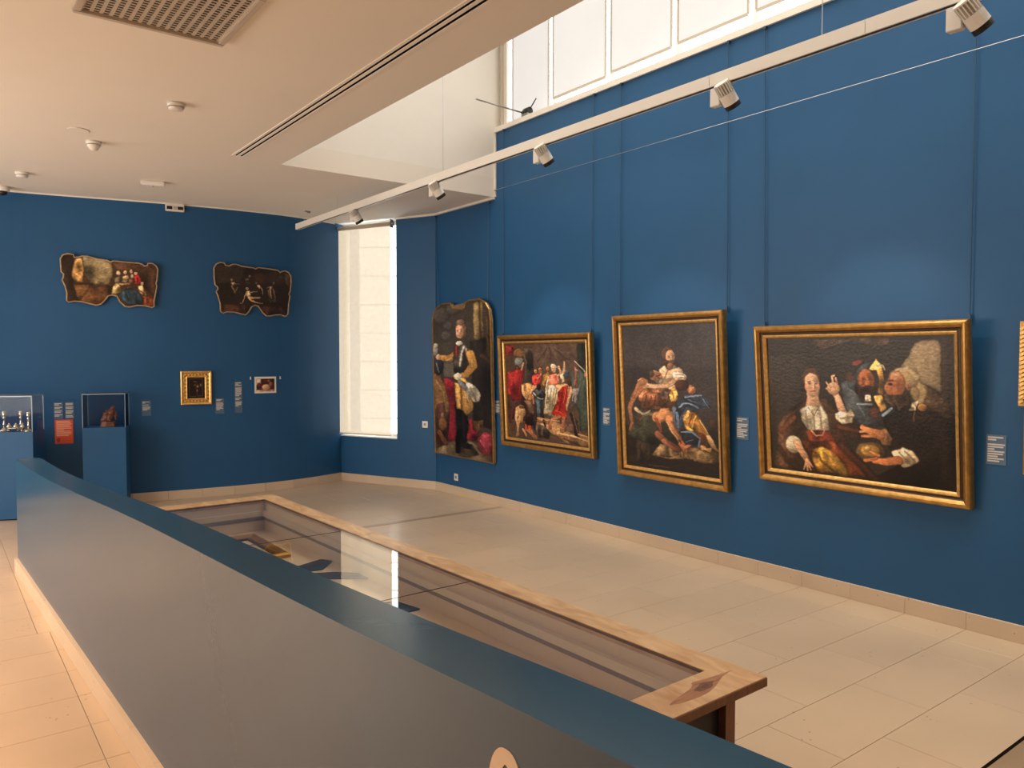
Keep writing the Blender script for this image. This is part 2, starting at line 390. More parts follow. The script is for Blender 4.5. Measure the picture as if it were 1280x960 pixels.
# big cream numeral on the parapet face, its top just in view
bm = BM(); seg = 40; ang = math.atan(.04)
outer, inner = [], []
for k in range(seg):
    t = 2 * math.pi * k / seg
    outer.append(((.047 * math.copysign(abs(math.cos(t)) ** .85, math.cos(t)), .088 * math.sin(t))))
    inner.append(((.016 * math.cos(t), .062 * math.sin(t))))
for z0 in (0.0,):
    vo = [[bm.verts.new((p[0], p[1], z)) for p in outer] for z in (0, .0015)]; vi = [[bm.verts.new((p[0], p[1], z)) for p in inner] for z in (0, .0015)]
    for k in range(seg):
        j = (k + 1) % seg
        bm.faces.new((vo[1][k], vo[1][j], vi[1][j], vi[1][k])); bm.faces.new((vo[0][k], vi[0][k], vi[0][j], vo[0][j]))
        bm.faces.new((vo[0][k], vo[0][j], vo[1][j], vo[1][k])); bm.faces.new((vi[0][k], vi[1][k], vi[1][j], vi[0][j]))
o = link('wall_numeral', bm, M['letter'], parapet); yl = .985
d = Vector((.04, -1, 0)).normalized(); nrm = Vector((d.y, -d.x, 0))
o.matrix_world = Matrix(((d.x, 0, nrm.x, pf(yl) - .0002), (d.y, 0, nrm.y, yl), (0, 1, 0, .876), (0, 0, 0, 1)))
o['label'] = 'large cream vinyl numeral'

# ------------------------------------------------------------------ tall side window with screen blind
w1 = group_empty('window_1')
def wbox(name, dims, m, parent):
    bm = BM(); box(bm, *dims); o = link(name, bm, m, parent); o.matrix_world = WM; return o
wbox('window_frame', (0, .05, .575, ZC, -.16, -.10), M['white'], w1); wbox('window_frame', (SPLIT - .05, SPLIT, .575, ZC, -.16, -.10), M['white'], w1)
wbox('window_frame', (.05, SPLIT - .05, .575, .63, -.16, -.10), M['white'], w1); wbox('window_frame', (.05, SPLIT - .05, ZC - .06, ZC, -.16, -.10), M['white'], w1)
wbox('pane', (.05, SPLIT - .05, .63, ZC - .06, -.136, -.130), M['pane'], w1)
wbox('window_sill', (0, SPLIT, .575, .59, -.16, -.006), M['white'], w1)
bl = thing('roller_blind', 'tall cream screen roller blind over the window in the far corner', 'blind', WM @ Matrix.Translation((0, .62, 0)))
def lbox(name, dims, m, parent, bevel=0):
    bm = BM(); box(bm, *dims)
    if bevel: bmesh.ops.bevel(bm, geom=bm.edges[:], offset=bevel, segments=2, affect='EDGES')
    return link(name, bm, m, parent)
lbox('fabric', (.012, .838, 0, ZC - .62 - .09, .012, .0135), M['side_blind'], bl)
lbox('bottom_bar', (.012, .838, -.012, .004, .006, .020), M['white'], bl)
bm = BM(); tube(bm, [(.0, ZC - .62 - .065, .012), (.855, ZC - .62 - .065, .012)], .026, 14); link('roller_tube', bm, M['grille'], bl, smooth=True)
for x in (-.001, .862):
    lbox('bracket', (x, x + .012, ZC - .62 - .115, ZC - .62 - .015, -.006, .045), M['grey_metal'], bl)
bm = BM(); tube(bm, [(.885, ZC - .62 - .09, .02), (.885, ZC - .62 - .04, .02)], .022, 12); link('chain_drive', bm, M['grey_metal'], bl, smooth=True)
# stone facade across the light court outside
fac = thing('facade', 'pale stone block facade faintly seen through the tall blind', 'facade', WM @ Matrix.Translation((-2.2, -1.0, -3.0)) @ Matrix.Rotation(math.radians(28), 4, 'Y'))
lbox('facade_backing', (0, 6, 0, 6.5, -.1, -.02), M['facade_joint'], fac)
fm = None
for r in range(13):
    for c in range(6):
        if fm is None:
            bm = BM(); box(bm, .012, .988, .012, .488, -.02, 0); fo = link('stone_block', bm, M['facade'], fac); fm = fo.data
        else:
            fo = bpy.data.objects.new('stone_block', fm); COL.objects.link(fo); fo.parent = fac
        fo.location = (c, r * .5, 0)

# ------------------------------------------------------------------ clerestory windows along the painting wall
w2 = group_empty('window_2')
MY = [6.57, 5.914, 5.108, 4.332, 3.583, 2.81, 2.04, 1.27, .5, -.27, -1.04, -1.81, -2.58]
XG = W + .17
one_box('window_sill', (W - .02, W + .25, -3, WY1, ZSILL, ZSILL + .05), M['white'], w2)
one_box('window_frame', (XG - .10, XG + .06, MY[0], WY1, ZSILL + .05, ZTOP - .45), M['white'], w2)
one_box('window_frame', (XG - .14, XG - .10, MY[0] + .05, MY[0] + .07, ZSILL + .05, ZTOP - .45), M['grille'], w2)
one_box('window_frame', (XG, XG + .05, -3, MY[0], ZSILL + .05, ZSILL + .09), M['white'], w2)
one_box('window_frame', (XG, XG + .05, -3, MY[0], 5.49, 5.55), M['white'], w2)
for y in MY[1:]: one_box('mullion', (XG - .005, XG + .05, y - .022, y + .022, ZSILL + .09, 5.49), M['white'], w2)
for a, b in zip(MY, MY[1:]): one_box('pane', (XG + .03, XG + .034, b + .022, a, ZSILL + .09, 5.49), M['pane'], w2)
ordn = ['first', 'second', 'third', 'fourth', 'fifth', 'sixth', 'seventh', 'eighth', 'ninth', 'tenth', 'eleventh', 'twelfth']
zb = [ZSILL + .07, 4.125, 4.145, 4.155, 4.155] + [4.15] * 8
for i, (a, b) in enumerate(zip(MY, MY[1:])):
    t = thing('clerestory_blind', f'white backlit blind in the high window row, {ordn[i]} from the far end', 'blind', Matrix.Translation((XG - .045, (a + b) / 2, zb[i])), 'blinds in the high window row')
    h = 5.52 - zb[i]; hw = (a - b) / 2 - .036
    lbox('fabric', (0, .002, -hw, hw, .01, h), M['blind'], t)
    if i: lbox('bottom_bar', (-.008, .010, -hw, hw, -.012, .012), M['grille'], t)
    for s in (-1, 1): lbox('side_guide', (-.006, .012, s * hw - .007, s * hw + .007, .012, h), M['grille'], t)
    bm = BM(); tube(bm, [(0, -hw, h), (0, hw, h)], .025, 10); link('roller_tube', bm, M['white'], t, smooth=True)
# window opener by the corner
op = thing('window_opener', 'metal rod and clamp of the window opener on the high sill', 'opener', Matrix.Translation((W + .03, 6.17, ZSILL + .05)))
lbox('clamp_foot', (-.04, .04, -.05, .05, 0, .03), M['grey_metal'], op, .004)
bm = BM(); lathe(bm, [(.03, -.05), (.038, -.045), (.038, .03), (.024, .045), (.024, .07)], 14, Matrix.Translation((0, .0, .055)) @ Matrix.Rotation(math.radians(-90), 4, 'X')); link('clamp_body', bm, M['black'], op, smooth=True)
bm = BM(); tube(bm, [(0, .06, .055), (-.42, .30, .175)], .008, 8); link('rod', bm, M['grey_metal'], op, smooth=True)
bm = BM(); tube(bm, [(0, -.03, .06), (.01, -.13, .155)], .006, 6); link('lever', bm, M['black'], op, smooth=True)

# ------------------------------------------------------------------ ceiling fittings
g = thing('air_grille', 'square perforated metal air grille in the beige ceiling', 'vent', Matrix.Translation((.945, 3.94, ZC)))
S = .355
lbox('grille_backing', (-S + .02, S - .02, -S + .02, S - .02, -.006, 0), M['dark'], g)
for d in ((-S, S, S - .035, S), (-S, S, -S, -S + .035), (-S, -S + .035, -S + .035, S - .035), (S - .035, S, -S + .035, S - .035)):
    lbox('grille_frame', (d[0], d[1], d[2], d[3], -.026, 0), M['grille'], g, .004)
bm = BM(); I = S - .035; nx, ny = 15, 22; px, py = 2 * I / nx, 2 * I / ny
for i in range(nx + 1): box(bm, max(-I, -I + i * px - px * .2), min(I, -I + i * px + px * .2), -I, I, -.013, -.009)
for j in range(ny + 1): box(bm, -I, I, max(-I, -I + j * py - py * .2), min(I, -I + j * py + py * .2), -.0129, -.0091)
o = link('perforated_plate', bm, M['grille'], g); o['kind'] = 'stuff'
sl = thing('slot_diffuser', 'long double slot air diffuser running along the ceiling', 'vent', Matrix.Translation((2.115, 3.6, ZC)))
for x in (-.022, .022): lbox('slot', (x - .009, x + .009, -3.0, 3.0, -.0015, 0), M['dark'], sl)
for x in (-.042, 0, .042): lbox('diffuser_rail', (x - .010, x + .010, -3.01, 3.01, -.005, 0), M['ceiling'], sl)

def detector(x, y, label, kind):
    t = thing('smoke_detector', label, 'smoke detector', Matrix.Translation((x, y, ZC)), 'smoke detectors on the ceiling')
    bm = BM(); lathe(bm, [(.052, -.022), (.055, -.018), (.055, 0)], 24); link('detector_base', bm, M['white_plastic'], t, smooth=True)
    bm = BM()
    if kind == 0: lathe(bm, [(.030, -.046), (.046, -.040), (.050, -.022)], 24)
    else: lathe(bm, [(.010, -.070), (.030, -.062), (.040, -.046), (.048, -.040), (.050, -.022)], 24)
    link('detector_cap', bm, M['white_plastic'], t, smooth=True)
    bm = BM(); lathe(bm, [(.051, -.030), (.051, -.026)], 24); link('sensor_slot', bm, M['grey_metal'], t)
    return t
detector(1.355, 5.50, 'flat white smoke detector on the ceiling nearest the air grille', 0)
detector(1.075, 6.86, 'domed white smoke detector beside the round blank cover on the ceiling', 1)
detector(.725, 8.40, 'small white smoke detector farthest from the air grille', 0)
t = thing('blank_cover', 'flat round white blank cover set in the ceiling', 'ceiling cover', Matrix.Translation((.93, 6.58, ZC)))
bm = BM(); lathe(bm, [(.072, -.005), (.076, 0)], 32); link('cover_plate', bm, M['ceiling'], t)
bm = BM(); tube(bm, [(.077 * math.cos(2 * math.pi * k / 32), .077 * math.sin(2 * math.pi * k / 32), -.001) for k in range(32)], .002, 6, True); link('cover_rim', bm, M['grille'], t)
t = thing('ceiling_sensor_box', 'slim rectangular white box fixed to the ceiling near the far wall', 'ceiling fitting', Matrix.Translation((1.765, 8.06, ZC)) @ Matrix.Rotation(-.3, 4, 'Z'))
lbox('housing', (-.105, .105, -.035, .035, -.045, 0), M['white_plastic'], t, .008)
bm = BM(); lathe(bm, [(.006, -.008), (.008, 0)], 12, Matrix.Translation((0, 0, -.045))); link('indicator', bm, M['grey_metal'], t)
t = thing('emergency_light', 'white emergency light box with two dark windows high on the far wall', 'emergency light', far_wall(2.21, 3.19))
lbox('housing', (-.095, .095, 0, .088, 0, .05), M['white_plastic'], t, .006)
for s in (-1, 1): lbox('lamp_window', (s * .055 - .028, s * .055 + .028, .018, .052, .05, .053), M['black'], t)
lbox('status_panel', (-.016, .016, .015, .055, .05, .054), M['grille'], t)
t = thing('security_camera', 'small white dome camera where ceiling meets far wall at the left edge', 'camera', Matrix.Translation((.63, 9.20, ZC)))
bm = BM(); lathe(bm, [(.052, -.05), (.058, -.04), (.06, 0)], 20); link('camera_base', bm, M['white_plastic'], t, smooth=True)
bm = BM(); lathe(bm, [(.012, -.088), (.034, -.076), (.045, -.05)], 20); link('camera_dome', bm, M['black'], t, smooth=True)
t = thing('ceiling_clip', 'tiny metal clip on the ceiling above the far end of the track', 'clip', Matrix.Translation((3.55, 8.62, ZC)))
lbox('clip_plate', (-.03, .03, -.01, .01, -.012, 0), M['grey_metal'], t); lbox('clip_hook', (.0, .03, -.008, .008, -.022, -.012), M['grey_metal'], t)

# ------------------------------------------------------------------ lighting track and spotlights
TX = 3.5; TZ0, TZ1 = 3.085, 3.15
tr = thing('lighting_track', 'long white lighting track hung below the ceiling', 'track', Matrix.Translation((TX, 3.3, TZ0)))
segs = [(-2.8, 2.715), (2.72, 5.80), (5.803, 8.80)]
segs = [(-2.8, 1.9), (1.903, 2.79), (2.793, 6.02), (6.023, 8.80)]
for a, b in segs:
    lbox('track_section', (-.022, .022, a - 3.3, b - 3.3, .004, TZ1 - TZ0), M['white'], tr)
lbox('track_slot', (-.012, .012, -6.0, 8.795 - 3.3, 0, .004), M['black'], tr)
for s in (-1, 1): lbox('track_lip', (s * .017 - .005, s * .017 + .005, -6.05, 5.5, -.001, .004), M['white'], tr)
lbox('end_cap', (-.024, .024, 5.5, 5.512, -.002, TZ1 - TZ0 + .002), M['white_plastic'], tr, .003)
for y, z in ((-2.0, ZTOP), (-.1, ZTOP), (2.13, ZTOP), (5.59, ZTOP), (7.7, ZC), (8.6, ZC)):
    bm = BM(); tube(bm, [(0, y - 3.3, TZ1 - TZ0), (0, y - 3.3, z - TZ0)], .0022, 5); link('suspension_wire', bm, M['steel'], tr)

def spotlight(y, target, label, power):
    p = Vector((TX, y, TZ0))
    t = thing('track_spotlight', label, 'spotlight', Matrix.Translation(p), 'spotlights on the lighting track')
    lbox('track_adapter', (-.015, .015, -.055, .03, -.012, -.001), M['white_plastic'], t)
    lbox('driver_box', (-.021, .021, .008, .072, -.112, -.012), M['white_plastic'], t, .003)
    hp = Vector((.0, -.03, -.068)); d = (Vector(target) - (p + hp)).normalized()
    q = d.to_track_quat('Z', 'Y').to_matrix().to_4x4(); hm = Matrix.Translation(hp) @ q
    bm = BM(); tube(bm, [(0, .01, -.06), hp], .014, 8); link('pivot_arm', bm, M['white_plastic'], t, smooth=True)
    R = .044
    bm = BM(); lathe(bm, [(R * .55, -.07), (R * .6, -.012), (R, -.010), (R, .048), (R * .9, .048)], 24, hm); b = link('lamp_head', bm, M['white_plastic'], t)
    bm = BM()
    for k in range(18):
        box(bm, R * .5, R, -.0022, .0022, -.07, -.012, hm @ Matrix.Rotation(2 * math.pi * k / 18, 4, 'Z'))
    link('cooling_fins', bm, M['white_plastic'], t)
    bm = BM(); lathe(bm, [(R * .95, -.075), (R * .95, -.068), (R * .6, -.066)], 24, hm); link('rear_cap', bm, M['white_plastic'], t)
    bm = BM(); lathe(bm, [(R * .96, .048), (R * .99, .048), (R * .99, .074), (R * .80, .074), (R * .78, .058)], 24, hm, capped=False); link('front_ring', bm, M['black'], t)
    bm = BM(); lathe(bm, [(R * .1, .060), (R * .8, .060)], 24, hm, capped=False); link('lens', bm, M['lens'], t)
    L = bpy.data.lights.new('spot_beam', 'SPOT'); L.energy = power; L.color = (1.0, 0.86, 0.70); L.spot_size = math.radians(54); L.spot_blend = 0.7; L.shadow_soft_size = .03
    lo_ = bpy.data.objects.new('spot_beam', L); COL.objects.link(lo_); lo_.matrix_world = Matrix.Translation(p + hp + d * .085) @ d.to_track_quat('-Z', 'Y').to_matrix().to_4x4()
    return t
spotlight(1.475, (W, .75, 1.5), 'track spotlight nearest the camera, at the upper right', SPOT_W)
spotlight(2.715, (W, 2.45, 1.35), 'track spotlight above the painting of a woman and two bearded men', SPOT_W)
spotlight(4.28, (W, 4.1, 1.35), 'track spotlight third from the camera, in front of the high blue wall', SPOT_W)
spotlight(5.72, (W, 5.6, 1.35), 'track spotlight fourth from the camera, below the white soffit corner', SPOT_W)
spotlight(7.28, (4.78, 7.2, 1.2), 'track spotlight farthest from the camera, before the tall blind', SPOT_W * .6)

# ------------------------------------------------------------------ painter: figures laid as soft brush shapes, carried by vertex colours
def homography(src):
    dst = [(0, 0), (1, 0), (1, 1), (0, 1)]; A = []; B = []
    for (x, y), (u, v) in zip(src, dst):
        A.append([x, y, 1, 0, 0, 0, -u * x, -u * y]); B.append(u); A.append([0, 0, 0, x, y, 1, -v * x, -v * y]); B.append(v)
    h = np.linalg.solve(np.array(A, float), np.array(B, float)); return np.append(h, 1).reshape(3, 3)
class Canvas:
    def __init__(s, w, h, corners, base, seed=1):
        s.w, s.h = w, h; s.H = homography(corners); s.rng = np.random.RandomState(seed)
        s.a = np.ones((h, w, 3)) * np.array(base) / 255.0
        s.X, s.Y = np.meshgrid(np.arange(w) + .5, np.arange(h) + .5)
        p0 = s.pt(corners[0][0], corners[0][1]); p1 = s.pt(corners[0][0] + 10, corners[0][1]); s.k = math.hypot(p1[0] - p0[0], p1[1] - p0[1]) / 10
        cx = sum(c[0] for c in corners) / 4; cy = sum(c[1] for c in corners) / 4
        a, b, c = s.pt(cx, cy), s.pt(cx + 10, cy), s.pt(cx, cy + 10)
        s.kx = math.hypot(b[0] - a[0], b[1] - a[1]) / 10; s.ky = math.hypot(c[0] - a[0], c[1] - a[1]) / 10; s.k = (s.kx + s.ky) / 2
    def pt(s, x, y):
        v = s.H @ np.array([x, y, 1.0]); return v[0] / v[2] * s.w, v[1] / v[2] * s.h
    def blur(s, m, r):
        for _ in range(max(0, int(round(r)))):
            p = np.pad(m, 1, mode='edge'); m = (p[1:-1, :-2] + p[1:-1, 2:] + p[:-2, 1:-1] + p[2:, 1:-1] + 2 * p[1:-1, 1:-1]) / 6
        return m
    def noise(s, f, sx=1.0, sy=1.0):
        fx, fy = max(2, int(f * sx)), max(2, int(f * sy)); g = s.rng.rand(fy + 2, fx + 2)
        yi = np.linspace(0, fy, s.h); xi = np.linspace(0, fx, s.w); y0 = yi.astype(int); x0 = xi.astype(int); ty = (yi - y0)[:, None]; tx = (xi - x0)[None]
        ty = ty * ty * (3 - 2 * ty); tx = tx * tx * (3 - 2 * tx)
        return g[y0][:, x0] * (1 - ty) * (1 - tx) + g[y0 + 1][:, x0] * ty * (1 - tx) + g[y0][:, x0 + 1] * (1 - ty) * tx + g[y0 + 1][:, x0 + 1] * ty * tx
    def put(s, m, col, shade=0.0, op=1.0, fold=0.0):
        c = np.ones_like(s.a) * np.array(col) / 255.0
        ys, xs = np.nonzero(m > .3)
        if shade and len(xs):
            cx, cy = xs.mean(), ys.mean(); R = max(3, np.hypot(xs.std(), ys.std()) * 1.5)
            g = np.clip(1 - shade * ((s.X - cx) * .7 + (s.Y - cy) * .7) / R, .35, 1.5)
            r = int(np.clip(np.sqrt(len(xs)) * .12, 1, 9)); vol = s.blur(m, r * r / 2)   # round the form off towards its edges
            g = g * (1 - .75 * (1 - np.clip(vol, 0, 1)))
            if fold:
                n = np.abs(2 * s.noise(s.w / max(5, R * .55), 1.0, .55 * s.h / s.w) - 1); n2 = s.noise(s.w / 5.0, 1, s.h / s.w)
                g = g * (1 + fold * (1.5 * (.42 - n) * 1.3 + .6 * (n2 - .5)))
            c = np.clip(c * g[..., None], 0, 1)
        m = (m * op)[..., None]; s.a = s.a * (1 - m) + c * m
    def face(s, x, y, w, h, col, hair=None, look=0.0, light=-1):
        """head about w x h: hair cap, planes of the face, sockets, brows, nose, mouth"""
        k = np.array(col, float); d = lambda f: tuple(np.clip(k * f, 0, 255))
        if hair: s.ell(x, y - h * .08, w * .64, h * .60, hair, 2, .3)
        s.ell(x, y, w * .46, h * .5, col, 1.2, .22); s.ell(x - light * w * .26, y + h * .06, w * .2, h * .40, d(.72), 3, 0, op=.7)
        s.ell(x + light * w * .16, y - h * .22, w * .22, h * .16, d(1.1), 3, 0, op=.7)
        ex = look * w * .12
        for sx in (-1, 1):
            s.ell(x + ex + sx * w * .19, y - h * .04, w * .13, h * .055, d(.76), 1.4, 0); s.stroke([(x + ex + sx * w * .30, y - h * .10), (x + ex + sx * w * .10, y - h * .12)], w * .05, d(.55), 1, 0)
            s.ell(x + ex + sx * w * .19, y - h * .035, w * .05, h * .03, d(.40), .8, 0)
        s.stroke([(x + ex * 1.3, y - h * .06), (x + ex * 1.6, y + h * .12)], w * .10, d(1.1), 1.5, 0); s.stroke([(x + ex * 1.5 - light * w * .07, y + h * .02), (x + ex * 1.6 - light * w * .08, y + h * .14)], w * .06, d(.66), 1.2, 0)
        s.stroke([(x + ex - w * .12, y + h * .26), (x + ex + w * .12, y + h * .26)], h * .05, (k[0] * .72, k[1] * .42, k[2] * .40), 1, 0); s.ell(x + ex, y + h * .36, w * .14, h * .05, d(.8), 2, 0, op=.6)
    def warp(s, amp, f=40):
        dx = (s.noise(f, 1, s.h / s.w) - .5) * 2 * amp + (s.noise(f / 3, 1, s.h / s.w) - .5) * 2 * amp; dy = (s.noise(f, 1, s.h / s.w) - .5) * 2 * amp + (s.noise(f / 3, 1, s.h / s.w) - .5) * 2 * amp
        xi = np.clip(s.X - .5 + dx, 0, s.w - 1.001); yi = np.clip(s.Y - .5 + dy, 0, s.h - 1.001); x0 = xi.astype(int); y0 = yi.astype(int); tx = (xi - x0)[..., None]; ty = (yi - y0)[..., None]
        a = s.a; s.a = a[y0, x0] * (1 - tx) * (1 - ty) + a[y0, x0 + 1] * tx * (1 - ty) + a[y0 + 1, x0] * (1 - tx) * ty + a[y0 + 1, x0 + 1] * tx * ty
    def poly(s, pts, col, soft=1, shade=0.25, op=1.0, fold=.5):
        P = [s.pt(*p) for p in pts]; ins = np.zeros((s.h, s.w), bool); n = len(P)
        for i in range(n):
            (x1, y1), (x2, y2) = P[i], P[(i + 1) % n]
            if abs(y1 - y2) < 1e-9: continue
            ins ^= ((y1 > s.Y) != (y2 > s.Y)) & (s.X < (x2 - x1) * (s.Y - y1) / (y2 - y1) + x1)
        s.put(s.blur(ins.astype(float), soft), col, shade, op, fold)
    def ell(s, cx, cy, rx, ry, col, soft=1, shade=0.35, rot=0, op=1.0):
        x, y = s.pt(cx, cy); rx, ry = rx * s.kx, ry * s.ky; r = math.radians(rot)
        dx, dy = s.X - x, s.Y - y; u = (dx * math.cos(r) + dy * math.sin(r)) / rx; v = (-dx * math.sin(r) + dy * math.cos(r)) / ry
        d = (1 - np.sqrt(u * u + v * v)) * min(rx, ry); s.put(np.clip(d / max(.6, soft) + .5, 0, 1), col, shade, op)
    def stroke(s, pts, w, col, soft=1, shade=0.2, op=1.0, w2=None):
        P = [s.pt(*p) for p in pts]; best = np.full((s.h, s.w), -1e9); n = len(P) - 1
        for i in range(n):
            (x1, y1), (x2, y2) = P[i], P[i + 1]; L2 = max(1e-9, (x2 - x1) ** 2 + (y2 - y1) ** 2)
            t = np.clip(((s.X - x1) * (x2 - x1) + (s.Y - y1) * (y2 - y1)) / L2, 0, 1)
            d = np.hypot(s.X - x1 - t * (x2 - x1), s.Y - y1 - t * (y2 - y1))
            ww = w if w2 is None else w + (w2 - w) * (i + t) / n
            best = np.maximum(best, ww * s.k / 2 - d)
        s.put(np.clip(best / max(.6, soft) + .5, 0, 1), col, shade, op)
    def grain(s, amp, n=7):
        s.warp(1.1)
        fine = s.rng.rand(s.h, s.w); st = s.noise(s.w / 2.2, .5, 1.0 * s.h / s.w); s.a = np.clip(s.a * (1 + .16 * (fine - .5) + .30 * (st - .5))[..., None], 0, 1)
        tot = np.zeros((s.h, s.w))
        for k in range(n):
            f = 2 ** (k + 2); g = s.rng.rand(f + 2, f + 2)
            yi = np.linspace(0, f, s.h); xi = np.linspace(0, f, s.w); y0 = yi.astype(int); x0 = xi.astype(int); ty = (yi - y0)[:, None]; tx = (xi - x0)[None]
            tot += (g[y0][:, x0] * (1 - ty) * (1 - tx) + g[y0 + 1][:, x0] * ty * (1 - tx) + g[y0][:, x0 + 1] * (1 - ty) * tx + g[y0 + 1][:, x0 + 1] * ty * tx - .5) / (1.3 ** k)
        s.a = np.clip(s.a * (1 + amp * tot)[..., None], 0, 1)
    def linear(s):
        a = s.a; return np.where(a <= .04045, a / 12.92, ((a + .055) / 1.055) ** 2.4)

def paint_mat(name, gain=1.0, rough=0.32, spec=0.4, bump=.35):
    m = bpy.data.materials.new(name); m.use_nodes = True; nt = m.node_tree; p = nt.nodes['Principled BSDF']
    at = nt.nodes.new('ShaderNodeVertexColor'); at.layer_name = 'paint'
    vm = nt.nodes.new('ShaderNodeVectorMath'); vm.operation = 'SCALE'; vm.inputs['Scale'].default_value = gain
    nt.links.new(at.outputs['Color'], vm.inputs[0]); nt.links.new(vm.outputs[0], p.inputs['Base Color'])
    p.inputs['Roughness'].default_value = rough; p.inputs['Specular IOR Level'].default_value = spec
    tc = nt.nodes.new('ShaderNodeTexCoord'); n = nt.nodes.new('ShaderNodeTexNoise'); n.inputs['Scale'].default_value = 55; n.inputs['Detail'].default_value = 4
    b = nt.nodes.new('ShaderNodeBump'); b.inputs['Strength'].default_value = bump; b.inputs['Distance'].default_value = .004
    nt.links.new(tc.outputs['Object'], n.inputs['Vector']); nt.links.new(n.outputs['Fac'], b.inputs['Height']); nt.links.new(b.outputs['Normal'], p.inputs['Normal'])
    return m
PAINT_GAIN = 1.18
M['paint'] = paint_mat('oil_paint', PAINT_GAIN); M['photo'] = paint_mat('photo_print', 1.0, .4, .4, 0)

def inside_poly(px, py, pts):
    ins = np.zeros(px.shape, bool); n = len(pts)
    for i in range(n):
        (x1, y1), (x2, y2) = pts[i], pts[(i + 1) % n]
        if abs(y1 - y2) < 1e-12: continue
        ins ^= ((y1 > py) != (y2 > py)) & (px < (x2 - x1) * (py - y1) / (y2 - y1) + x1)
    return ins
def canvas_mesh(name, cv, x0, x1, y0, y1, z, parent, m, outline=None):
    """vertex-coloured grid, local x right / y up; outline in the same local units clips it"""
    h, w = cv.h, cv.w; col = cv.linear()
    gx = np.linspace(x0, x1, w); gy = np.linspace(y1, y0, h); X, Y = np.meshgrid(gx, gy)
    co = np.stack([X, Y, np.full_like(X, z)], -1).reshape(-1, 3)
    idx = np.arange(w * h).reshape(h, w)
    q = np.stack([idx[1:, :-1], idx[1:, 1:], idx[:-1, 1:], idx[:-1, :-1]], -1).reshape(-1, 4)
    if outline is not None:
        c = co[q].mean(1); q = q[inside_poly(c[:, 0], c[:, 1], outline)]
    me = bpy.data.meshes.new(name); me.vertices.add(len(co)); me.vertices.foreach_set('co', co.ravel())
    me.loops.add(len(q) * 4); me.loops.foreach_set('vertex_index', q.ravel().astype(np.int32))
    me.polygons.add(len(q)); me.polygons.foreach_set('loop_start', np.arange(0, len(q) * 4, 4, dtype=np.int32)); me.polygons.foreach_set('loop_total', np.full(len(q), 4, dtype=np.int32))
    me.update(calc_edges=True)
    at = me.color_attributes.new('paint', 'FLOAT_COLOR', 'POINT')
    rgba = np.ones((w * h, 4)); rgba[:, :3] = col.reshape(-1, 3); at.data.foreach_set('color', rgba.ravel())
    me.materials.append(m); o = bpy.data.objects.new(name, me); COL.objects.link(o); o.parent = parent
    return o
def frame_ring(w, h, prof, m, parent, name):
    """mitred moulding; prof = closed loop of (inset from outer edge, height out)"""
    bm = BM(); rings = []
    for i, z in prof:
        rings.append([bm.verts.new(v) for v in ((-w / 2 + i, i, z), (w / 2 - i, i, z), (w / 2 - i, h - i, z), (-w / 2 + i, h - i, z))])
    n = len(rings)
    for k in range(n):
        a, b = rings[k], rings[(k + 1) % n]
        for j in range(4): bm.faces.new((a[j], a[(j + 1) % 4], b[(j + 1) % 4], b[j]))
    return link(name, bm, m, parent)
def moulding(w, h, fw, parent, d=.055):
    a, b, c = fw * .50, fw * .74, fw
    frame_ring(w, h, [(0, 0), (0, d * .7), (fw * .06, d * .92), (fw * .18, d), (fw * .30, d * .98), (fw * .40, d * .85), (a, d * .70), (a, 0)], M['gold'], parent, 'outer_moulding')
    frame_ring(w, h, [(a, .0), (a, d * .66), (fw * .58, d * .52), (b, d * .50), (b, 0)], M['cove'], parent, 'dark_cove')
    frame_ring(w, h, [(b, 0), (b, d * .60), (fw * .82, d * .64), (fw * .93, d * .56), (c, d * .40), (c, 0)], M['gold_bright'], parent, 'inner_slip')
    one_box('backing_board', (-w / 2 + fw * .6, w / 2 - fw * .6, fw * .6, h - fw * .6, 0, .008), M['backing'], parent)
def cables(y_list, ztop, zbot, labels):
    for (yt, yb), l in zip(y_list, labels):
        t = thing('picture_cable', l, 'cable', Matrix.Translation((W - .018, yb, zbot)), 'picture hanging cables')
        bm = BM(); tube(bm, [(0, 0, 0), (0, yt - yb, ztop - zbot)], .0032, 6); link('cable', bm, M['cable'], t)
        bm = BM(); box(bm, -.006, .018, yt - yb - .008, yt - yb + .008, ztop - zbot - .02, ztop - zbot); link('rail_hook', bm, M['cable'], t)
        bm = BM(); box(bm, -.008, .006, -.006, .006, -.03, .012); link('cable_clamp', bm, M['cable'], t)

